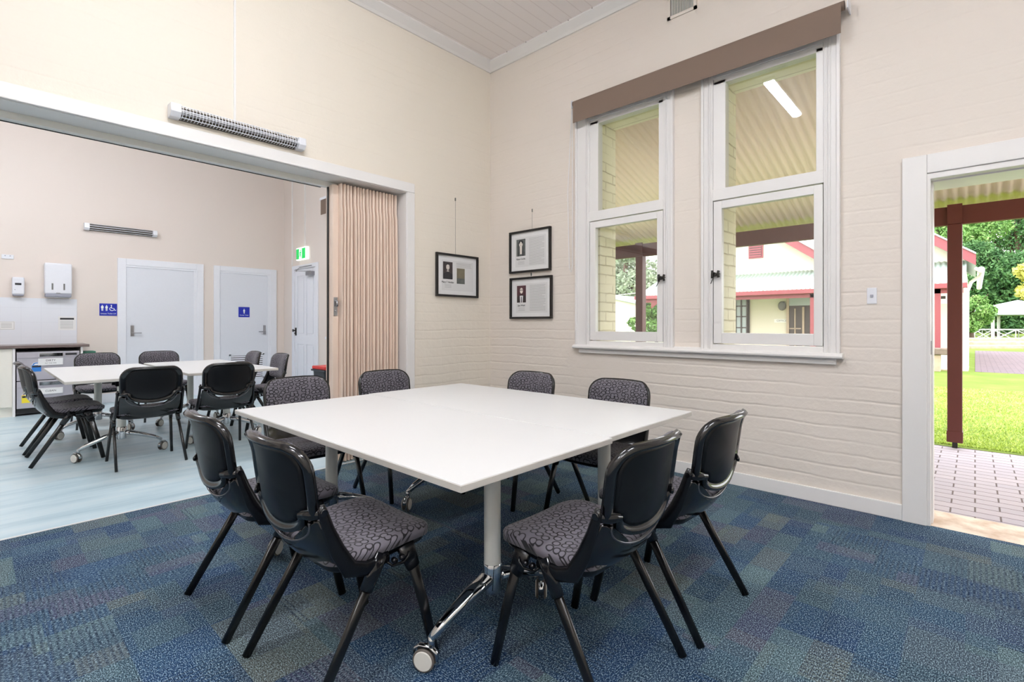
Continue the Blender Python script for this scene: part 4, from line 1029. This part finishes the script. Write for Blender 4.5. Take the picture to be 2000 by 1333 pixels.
# grass blades near the paving edge and on toward the house
def blades(n, x0, x1, y0, y1, name):
    x = x0+(x1-x0)*RNG.random(n)**1.7; y = y0+(y1-y0)*RNG.random(n); h = .012+.02*RNG.random(n); a = RNG.random(n)*2*PI; w = .003+.003*RNG.random(n)+x*.0003
    lx = RNG.normal(0, .012, n); ly = RNG.normal(0, .012, n); z = np.full(n, GZ-.008)
    v = np.stack([np.stack([x-w*np.cos(a), y-w*np.sin(a), z], 1), np.stack([x+w*np.cos(a), y+w*np.sin(a), z], 1), np.stack([x+lx, y+ly, z+h], 1)], 1).reshape(-1, 3)
    me = bpy.data.meshes.new(name); me.vertices.add(3*n); me.vertices.foreach_set('co', v.ravel()); me.loops.add(3*n); me.loops.foreach_set('vertex_index', np.arange(3*n, dtype=np.int32)); me.polygons.add(n)
    me.polygons.foreach_set('loop_start', np.arange(0, 3*n, 3, dtype=np.int32)); me.update(calc_edges=True); me.materials.append(M['grass_blade'])
    o = bpy.data.objects.new(name, me); COL.objects.link(o); o['kind'] = 'stuff'; tag(o, 'short green lawn grass beyond the paving outside the door', 'grass'); return o
blades(26000, 6.60, 12.5, -1.6, 1.2, 'lawn_grass')
# ---- verandah of this building
BX = 6.50
def vpost(y, lab):
    e = empty('verandah_post', (BX, y, GZ), lab, 'verandah post', 'maroon verandah posts outside')
    MB().box((-.055, -.055, .05), (.055, .055, 2.17)).build('post_shaft', 'maroon', e, bevel=.006)
    MB().box((-.065, -.06, .05), (.065, .06, .16)).build('post_shoe', 'maroon', e, bevel=.006)
    MB().box((-.02, -.02, -.02), (.02, .02, .055)).build('post_stirrup', 'dark_metal', e)
    m = MB(); m.box((-.06, -.055, 2.17), (-.045, .055, 2.36)); m.build('post_top_cheek', 'maroon', e)
    return e
vpost(.144, 'maroon timber verandah post standing at the lawn edge, seen through the open door')
vpost(3.52, 'maroon timber verandah post seen through the left window')
vpost(-3.25, 'maroon timber verandah post right of the open door, mostly out of view')
vpost(6.9, 'maroon timber verandah post beyond the left window, toward the shed')
tag(MB().box((BX-.035, -6.5, 2.145), (BX+.035, 10.2, 2.325)).build('verandah_beam', 'maroon', origin=(BX, 1.8, 2.145), bevel=.005), 'long maroon verandah beam carried by the posts outside', 'beam')
def corrugated(name, x0, z0, x1, z1, y0, y1, pitch, amp, mat, label=None, parent=None, per=8, thick=.002):
    n = int((y1-y0)/pitch*per); vs = []; fs = []
    for side in (0, 1):
        for i in range(n+1):
            y = y0+(y1-y0)*i/n; d = amp*math.cos(2*PI*i/per)-side*thick
            vs += [(x0, y, z0+d), (x1, y, z1+d)]
    N = 2*(n+1)
    for i in range(n):
        a = 2*i; fs.append((a, a+1, a+3, a+2)); fs.append((N+a, N+a+2, N+a+3, N+a+1)); fs.append((a, a+2, N+a+2, N+a)); fs.append((a+1, N+a+1, N+a+3, a+3))
    fs.append((0, N, N+1, 1)); fs.append((2*n, 2*n+1, N+2*n+1, N+2*n))
    o = MB().add(vs, fs).build(name, mat, parent, smooth='all', origin=(0, 0, 0) if parent else (x0, (y0+y1)/2, z0), fix=False)
    if label: tag(o, label, 'roof')
    return o
corrugated('verandah_roof', WX2+.005, 3.12, 6.78, 2.31, -6.5, 10.2, .076, .009, 'corrugated_cream', 'cream corrugated iron verandah roof seen from below through windows and door')
m = MB(); m.box((6.78, -6.5, 2.22), (6.90, 10.2, 2.33)); tag(m.build('roof_gutter', 'maroon_far', origin=(6.8, 0, 2.22)), 'maroon gutter along the outer edge of the verandah roof', 'gutter')
# exterior skin above the verandah to close the building
struct(MB().box((WX2, LY2, -.15), (WX2+.13, 10.2, CZ)).build('wall_outer_far', 'brick_yellow'))
struct(MB().box((X0-.4, Y0-.4, CZ+.125), (WX2+.3, FY+.5, CZ+.25)).build('roof_slab', 'corrugated_green'))

# ---- house across the lawn
H = empty('cottage', (19, 4.7, 0), 'cream cottage with maroon trim and pale iron verandah across the lawn', 'building')
def hp(mb, nm, mt, par=None, **k):
    par = par or H; w = Vector(par.location); p = par
    while p.parent: p = p.parent; w = w+Vector(p.location)
    ob = mb.build(nm, mt, **k); ob.parent = par; ob.location = Vector(ob.location)-w; return ob
GX, VX = 19.0, 17.25
yr, yl = .22, 9.3
def gl(y): # roof line of the twin gables
    return max(4.95-.73*abs(y-5.7), 4.40-.73*abs(y-1.78)) 
prof = [(yr, -.1), (yr, 3.05-.0)]
ys = [yr, 1.78, 3.44, 5.7, yl]
m = MB(); m.prism([(yr, -.1)]+[(y, gl(y)-.24) for y in ys]+[(yl, -.1)], lambda a, b: (GX, a, b), lambda a, b: (GX+9, a, b)); hp(m, 'wall', 'cream_far')
# barge boards & roofs
def seg(y0, y1, nm):
    z0, z1 = gl(y0), gl(y1)
    m = MB(); m.prism([(y0, z0-.30), (y1, z1-.30), (y1, z1), (y0, z0)], lambda a, b: (GX-.42, a, b), lambda a, b: (GX-.36, a, b)); hp(m, 'barge_board', 'maroon_far')
    m = MB(); m.prism([(y0, z0), (y1, z1), (y1, z1+.05), (y0, z0+.05)], lambda a, b: (GX-.46, a, b), lambda a, b: (GX+9, a, b)); hp(m, 'roof', 'corrugated_green')
    m = MB(); m.prism([(y0, z0-.04), (y1, z1-.04), (y1, z1), (y0, z0)], lambda a, b: (GX-.36, a, b), lambda a, b: (GX+.02, a, b)); hp(m, 'roof_soffit', 'cream_far')
seg(-.02, 1.78, 0); seg(1.78, 3.44, 0); seg(3.44, 5.7, 0); seg(5.7, yl+.3, 0)
# gable vents
for yc, zc in ((5.74, 3.86), (1.78, 3.6)):
    f = hp(MB().box((GX-.05, yc-.24, zc-.33), (GX, yc+.24, zc+.42)), 'gable_vent', 'maroon_far')
    m = MB()
    for i in range(8): m.box((GX-.07, yc-.19, zc-.28+i*.082), (GX-.045, yc+.19, zc-.225+i*.082))
    hp(m, 'vent_louvres', 'maroon_far', f)
    hp(MB().box((GX-.052, yc-.20, zc-.29), (GX-.049, yc+.20, zc+.38)), 'vent_backing', 'dark_far', f)
# verandah roof of the cottage
vr = corrugated('verandah_iron', VX-.1, 2.24, GX, 2.98, yr-.05, 9.45, .12, .016, 'corrugated_green', parent=H, per=6); vr.location = -Vector(H.location)
hp(MB().box((VX-.22, yr-.08, 2.10), (VX-.08, 9.5, 2.23)), 'gutter', 'maroon_far', bevel=.01)
hp(MB().box((VX-.06, yr, 1.98), (VX+.02, 9.4, 2.12)), 'verandah_fascia', 'maroon_far')
for y in (.72, 3.6, 6.5, 9.3): hp(MB().box((VX-.06, y-.06, -.02), (VX+.06, y+.06, 2.1)), 'verandah_post', 'maroon_far')
hp(MB().box((VX-.2, yr-.1, -.1), (GX, 9.5, .0)), 'verandah_floor', 'concrete_step')
# barred window, door, lamp, plate
def uz(px, py, X):  # pixel on the wall plane x = X gives (y, z)
    r = (px-1000)/971.5; d = X/(.7320+.6813*r); return d*(.6813-.7320*r), 1.18+(633-py)/971.5*d
ya, z1_ = uz(1420, 580, GX); yb_, z0_ = uz(1463, 650, GX)
w = hp(MB().box((GX-.06, 5.95, .75), (GX-.0, 7.45, 2.15)), 'barred_window', 'dark_far')
hp(MB().box((GX-.075, 6.02, .82), (GX-.062, 7.38, 2.08)), 'window_pane', 'glass_far', w)
m = MB()
for i in range(8): m.box((GX-.11, 6.0+i*.195, .78), (GX-.085, 6.045+i*.195, 2.12))
for z in (1.02, 1.42, 1.80): m.box((GX-.112, 6.0, z), (GX-.088, 7.4, z+.045))
hp(m, 'security_bars', 'dark_far', w)
dd = hp(MB().box((GX-.05, 3.55, 0), (GX-.0, 4.72, 2.2)), 'cottage_door', 'dark_far')
m = MB(); m.box((GX-.09, 4.66, 0), (GX-.05, 4.74, 2.2)); m.box((GX-.09, 4.20, 0), (GX-.05, 4.26, 1.75)); m.box((GX-.08, 4.30, 1.0), (GX-.05, 4.66, 1.04)); m.box((GX-.08, 4.46, .4), (GX-.05, 4.50, 1.7)); m.box((GX-.08, 4.30, .6), (GX-.05, 4.66, .64)); hp(m, 'door_frame', 'sandstone', dd)
hp(MB().box((GX-.07, 3.6, 1.8), (GX-.045, 4.66, 2.12)), 'fanlight', 'glass_far', dd)
yl_, zl_ = uz(1528, 598, GX)
hp(MB().sweep([(GX-.0, yl_, zl_), (GX-.08, yl_, zl_), (GX-.12, yl_, zl_)], [.12, .12, .08], [.16, .16, .12], n=16, up=(0, 1, 0)), 'bulkhead_lamp', 'lamp_grey', smooth=True)
yl_, zl_ = uz(1527, 627, GX)
s_ = hp(MB().box((GX-.02, yl_-.24, zl_-.06), (GX, yl_+.24, zl_+.06)), 'name_plate', 'white_far')
m = MB(); text_mesh(m, 'OFFICE', .10, lambda x, y, z: (GX-.022-z, yl_-x, zl_+y)); hp(m, 'plate_text', 'lamp_grey', s_)
ys_, zs_ = uz(1836, 583, GX)
s_ = hp(MB().box((GX-.02, ys_-.18, zs_-.16), (GX, ys_+.28, zs_+.16)), 'name_plate', 'white_far')
m = MB(); m.box((GX-.024, ys_-.12, zs_-.02), (GX-.019, ys_+.02, zs_+.06)); hp(m, 'plate_emblem', 'dark_far', s_)
# downpipe and gutter on the right hand side
m = MB(); m.sweep([(GX-.3, -.0, 2.72), (GX-.25, -.12, 2.60), (GX-.1, -.12, 2.52), (GX+.1, .08, 2.36), (GX+.12, .16, 2.1), (GX+.12, .17, .1), (GX-.02, .17, .02)], .045, n=10); hp(m, 'downpipe', 'white_far', smooth='all')
hp(MB().sweep([(GX-.46, -.12, 2.66), (GX+9, -.12, 2.66)], .08, n=10, up=(0, 0, 1)), 'gutter', 'white_far', smooth=True)
# bench by the cottage verandah
b = empty('garden_bench', (16.75, 1.02, GZ), 'weathered timber slab bench on stone blocks in front of the cottage', 'bench')
MB().box((-.28, -.55, .42), (.28, .65, .58)).build('bench_slab', 'old_timber', b, bevel=.02)
for y in (-.25, .40): MB().box((-.22, y-.13, -.02), (.22, y+.13, .42)).build('bench_block', 'sandstone', b, bevel=.02)
# shed
s = empty('garden_shed', (24, 14.5, 0), 'pale cream shed with low roof beyond the left window', 'shed')
def sp(mb, nm, mt): ob = mb.build(nm, mt, s); ob.location = Vector(ob.location)-Vector(s.location); return ob
sp(MB().prism([(11.9, -.1), (19.2, -.1), (19.2, 2.18), (15.6, 2.75), (11.9, 1.95)], lambda a, b: (24, a, b), lambda a, b: (28, a, b)), 'wall', 'cream_far')
sp(MB().prism([(11.5, 1.88), (15.6, 2.78), (19.5, 2.15), (19.5, 2.25), (15.6, 2.88), (11.5, 1.98)], lambda a, b: (23.8, a, b), lambda a, b: (28.2, a, b)), 'roof', 'corrugated_green')
m = MB()
for y in (12.6, 13.6, 14.6, 15.6): m.box((23.97, y, .0), (24, y+.05, 1.9))
sp(m, 'door_battens', 'white_far')
# overhead cable
tag(MB().sweep([(17.0, 9.4, 2.35), (16, 13, 2.02), (15, 17, 1.98), (14, 22, 2.2)], .012, n=6, up=(0, 0, 1)).build('overhead_cable', 'white_far', origin=(17, 9.4, 2.35)), 'pale overhead cable crossing the trees beyond the left window', 'cable')

# ---- gazebo in the park
gzb = empty('park_gazebo', (38.5, -3.9, GZ), 'white timber gazebo with pale green roof and crossed railings in the park', 'gazebo')
S = 2.9
def at(px, D):
    r = (px-1000)/971.5; return (D*(.7320+.6813*r), D*(.6813-.7320*r))
cx, cy = at(1988, 39.5); gzb.location = (cx, cy, -.12)
ux, uy = .6813, -.7320     # unit vector running to the right of the view
vx, vy = .7320, .6813
def G(a, b, z): return (ux*a+vx*b, uy*a+vy*b, z)
HS = 3.4
pts = [(-HS, -HS*.35), (-HS*.4, -HS), (HS*.4, -HS), (HS, -HS*.35), (HS, HS*.5), (HS*.4, HS), (-HS*.4, HS), (-HS, HS*.5)]
pts = [(-3.35, -1.4), (-1.35, -2.9), (1.6, -2.9), (3.4, -1.4), (3.4, 1.6), (1.4, 3.0), (-1.4, 3.0), (-3.35, 1.6)]
m = MB(); m.add([G(a*1.02, b*1.02, -.35) for a, b in pts]+[G(a*1.02, b*1.02, 0) for a, b in pts], [tuple(range(8)), tuple(range(8, 16))]+[(i, (i+1) % 8, 8+(i+1) % 8, 8+i) for i in range(8)]); m.build('gazebo_floor', 'sandstone', gzb)
for a, b in pts: MB().sweep([G(a, b, 0), G(a, b, 1.98)], .10, n=4, up=(ux, uy, 0), phase=PI/4).build('post', 'white_far', gzb)
m = MB(); rp = [(a*1.18, b*1.18) for a, b in pts]
m.add([G(a, b, 1.98) for a, b in rp]+[G(a, b, 2.06) for a, b in rp]+[G(0, 0, 3.2), G(0, 0, 1.98)], [(i, (i+1) % 8, 8+(i+1) % 8, 8+i) for i in range(8)]+[(8+i, 8+(i+1) % 8, 16) for i in range(8)]+[((i+1) % 8, i, 17) for i in range(8)]); m.build('roof', 'corrugated_green', gzb)
m = MB(); m2 = []
for i in range(8):
    a, b = pts[i], pts[(i+1) % 8]
    n = 2 if math.dist(a, b) > 2.2 else 1
    r = MB()
    for z in (.06, .86): r.sweep([G(*a, z), G(*b, z)], .045, n=4, up=(0, 0, 1), phase=PI/4)
    for k in range(n):
        p = (a[0]+(b[0]-a[0])*k/n, a[1]+(b[1]-a[1])*k/n); q = (a[0]+(b[0]-a[0])*(k+1)/n, a[1]+(b[1]-a[1])*(k+1)/n)
        r.sweep([G(*p, .06), G(*q, .86)], .035, n=4, up=(0, 0, 1), phase=PI/4); r.sweep([G(*p, .86), G(*q, .06)], .035, n=4, up=(0, 0, 1), phase=PI/4); r.sweep([G(*q, 0), G(*q, .9)], .04, n=4, up=(ux, uy, 0))
    if i != 2: r.build('crossed_railing', 'white_far', gzb)
# stone terrace steps in front of the gazebo
for i, (D, z, lab) in enumerate(((26.2, .10, 'lowest long sandstone step of the terrace in front of the gazebo'), (28.5, .22, 'middle sandstone step of the terrace in front of the gazebo'), (31.0, .36, 'top rough sandstone step of the terrace in front of the gazebo'))):
    a = at(1898, D); b = at(2150, D); m = MB(); vs = []; n = 24
    rr = random.Random(i)
    for k in range(n+1):
        t = k/n; x, y = a[0]+(b[0]-a[0])*t, a[1]+(b[1]-a[1])*t
        j = rr.uniform(-.03, .03); w = (1.7, 1.9, 2.0)[i]
        vs += [(x, y, -.2), (x+vx*w, y+vy*w, -.2), (x+vx*w, y+vy*w, z-.10), (x+j, y+j, z-.10+rr.uniform(-.02, .02))]
    fs = [(0, 1, 2, 3), (4*n+3, 4*n+2, 4*n+1, 4*n)]
    for k in range(n):
        for q in range(4): fs.append((4*k+q, 4*k+4+q, 4*k+4+(q+1) % 4, 4*k+(q+1) % 4))
    tag(m.add(vs, fs).build('stone_step', 'sandstone', origin=(a[0], a[1], -.12)), lab, 'stone step', 'terrace steps')
# ---- trees
def crown(name, mat, blobs, n, size, parent):
    tot = sum(b[3]**2 for b in blobs); V = []
    for (bx, by, bz, br) in blobs:
        k = int(n*br**2/tot)
        d = RNG.normal(size=(k, 3)); d /= np.linalg.norm(d, axis=1)[:, None]
        rad = br*(.62+.42*RNG.random(k)); c = d*rad[:, None]*np.array([1, 1, .78])+np.array([bx, by, bz])
        # cluster into sprays
        c += RNG.normal(0, br*.05, (k, 3))
        a = RNG.normal(size=(k, 3)); a /= np.linalg.norm(a, axis=1)[:, None]
        b = np.cross(a, RNG.normal(size=(k, 3))); b /= np.linalg.norm(b, axis=1)[:, None]
        s = size*(.6+.8*RNG.random(k))[:, None]
        V.append(np.stack([c-a*s, c-b*s*.45, c+a*s, c+b*s*.45], 1))
    V = np.concatenate(V).reshape(-1, 3); q = len(V)//4
    me = bpy.data.meshes.new(name); me.vertices.add(4*q); me.vertices.foreach_set('co', V.ravel()); me.loops.add(4*q); me.loops.foreach_set('vertex_index', np.arange(4*q, dtype=np.int32)); me.polygons.add(q)
    me.polygons.foreach_set('loop_start', np.arange(0, 4*q, 4, dtype=np.int32)); me.update(calc_edges=True); me.materials.append(M[mat])
    o = bpy.data.objects.new(name, me); COL.objects.link(o); o.parent = parent; return o
def tree(px, D, h, spread, mat, n, size, label, trunk_r=.3, low=.3, seed=1, blobs=None, open_=False):
    x, y = at(px, D); rr = random.Random(seed)
    e = empty('tree', (x, y, -.1), label, 'tree', 'trees beyond the lawn')
    if blobs is None:
        blobs = []
        nb = 14
        for i in range(nb):
            a = rr.uniform(0, 2*PI); r = spread*rr.uniform(.15, .75); z = h*(low+(1-low)*rr.uniform(.1, .9))
            blobs.append((r*math.cos(a), r*math.sin(a), z, spread*rr.uniform(.26, .42)))
    m = MB(); m.sweep([(0, 0, -.2), (.1*trunk_r, 0, h*.2), (-.2*trunk_r, 0, h*.42), (0, .2*trunk_r, h*.7)], [trunk_r*1.15, trunk_r, trunk_r*.75, trunk_r*.3], n=12); m.build('trunk', 'bark', e, smooth='all')
    m = MB()
    for b in blobs:
        z0 = h*rr.uniform(.18, .42); mid = (b[0]*.5+rr.uniform(-.2, .2), b[1]*.5, (z0+b[2])/2+.1*h)
        m.sweep([(0, 0, z0), mid, (b[0], b[1], b[2])], [trunk_r*.42, trunk_r*.25, trunk_r*.10], n=7)
        for _ in range(4):
            q = (b[0]+rr.uniform(-1, 1)*b[3], b[1]+rr.uniform(-1, 1)*b[3], b[2]+rr.uniform(-.4, .9)*b[3]); m.sweep([mid, ((mid[0]+q[0])/2+.1, (mid[1]+q[1])/2, (mid[2]+q[2])/2+.1), q], [trunk_r*.16, trunk_r*.1, trunk_r*.04], n=5)
    m.build('branches', 'bark', e, smooth='all')
    crown('foliage', mat, blobs, n, size, e)
    return e
tree(1945, 52, 9.5, 5.6, 'leaf_dark', 26000, .20, 'big dark green tree directly behind the gazebo, seen through the door', .42, .12, 3)
tree(1838, 60, 15, 7.5, 'leaf_mid', 20000, .20, 'tall open tree rising above the cottage roof, left of the maroon post', .4, .45, 4)
tree(1990, 66, 20, 10, 'leaf_dark', 16000, .22, 'very tall sparse tree with bare branches against the sky, above the gazebo tree', .55, .55, 5)
tree(2050, 22.5, 4.0, 1.3, 'leaf_yellow', 5000, .12, 'yellow green tree at the right edge of the doorway view', .18, .55, 6)
tree(1890, 37.5, 3.3, 1.9, 'leaf_mid', 9000, .11, 'rounded light green tree beside the cottage corner, left of gazebo', .34, .25, 7)
tree(1222, 40, 8.6, 4.6, 'leaf_hazed', 26000, .17, 'haze paled green tree behind the shed, seen through the left window', .35, .05, 8)
tree(1160, 52, 11.5, 6.0, 'leaf_hazed', 14000, .20, 'taller haze paled green tree left of the shed beyond the left window', .4, .1, 9)
tree(1300, 57, 9.5, 4.2, 'leaf_hazed', 9000, .18, 'haze paled green tree right of the post seen through the left window', .3, .1, 13)
tree(1282, 24, 3.2, 1.3, 'leaf_mid', 5000, .09, 'small leafy bush at the left end of the cottage verandah', .08, .08, 10)
tree(2120, 84, 13, 7, 'leaf_mid', 9000, .24, 'green tree right of the gazebo at the doorway edge', .35, .1, 11)
tree(1790, 70, 9, 7, 'leaf_dark', 8000, .28, 'dark tree behind the cottage roof, hidden by the door frame', .35, .1, 12)
def hedge(px0, px1, D, h, label, seed):
    a = at(px0, D); b = at(px1, D); e = empty('hedge', (a[0], a[1], -.1), label, 'hedge', 'distant hedges')
    n = 16; bl = [((b[0]-a[0])*i/n, (b[1]-a[1])*i/n, h*.45, h*.62) for i in range(n+1)]
    crown('foliage', 'leaf_mid', bl, 9000, .28, e)
    m = MB()
    for (x, y, z, r) in bl: m.sweep([(x, y, -.1), (x, y, z)], .06, n=6)
    m.build('stems', 'bark', e)
hedge(1880, 2200, 72, 3.4, 'distant green hedge line behind the gazebo', 1)
hedge(1150, 1300, 74, 4.5, 'distant hedge behind the shed beyond the left window', 2)

# ================================================================== world, camera
w = bpy.data.worlds.new('overcast'); SC.world = w; w.use_nodes = True; nt = w.node_tree
bg = nt.nodes['Background']; 
sky = nt.nodes.new('ShaderNodeTexSky'); sky.sky_type = 'HOSEK_WILKIE'; sky.turbidity = 9; sky.sun_direction = (.2, -.5, .84); sky.ground_albedo = .4
mx = nt.nodes.new('ShaderNodeMix'); mx.data_type = 'RGBA'; mx.inputs[0].default_value = .93; mx.inputs[7].default_value = (.97, .97, 1.0, 1)
nt.links.new(sky.outputs[0], mx.inputs[6]); nt.links.new(mx.outputs[2], bg.inputs[0]); bg.inputs[1].default_value = 2.9
cam = bpy.data.cameras.new('camera'); co = bpy.data.objects.new('camera', cam); COL.objects.link(co); SC.camera = co
cam.sensor_fit = 'HORIZONTAL'; cam.sensor_width = 36; cam.lens = 36*971.5/2000; cam.shift_x = 0; cam.shift_y = -33.5/2000; cam.clip_start = .02; cam.clip_end = 400
co.location = (0, 0, 1.18); co.rotation_euler = (PI/2, 0, math.radians(42.95-90))
SC.view_settings.view_transform = 'Standard'; SC.view_settings.look = 'None'; SC.view_settings.gamma = 1.0; SC.view_settings.exposure = 1.06; SC.view_settings.use_curve_mapping = False
cy = SC.cycles
cy.use_denoising = True; cy.max_bounces = 10; cy.diffuse_bounces = 6; cy.glossy_bounces = 4; cy.transparent_max_bounces = 12; cy.sample_clamp_indirect = 6.0; cy.caustics_reflective = False; cy.caustics_refractive = False
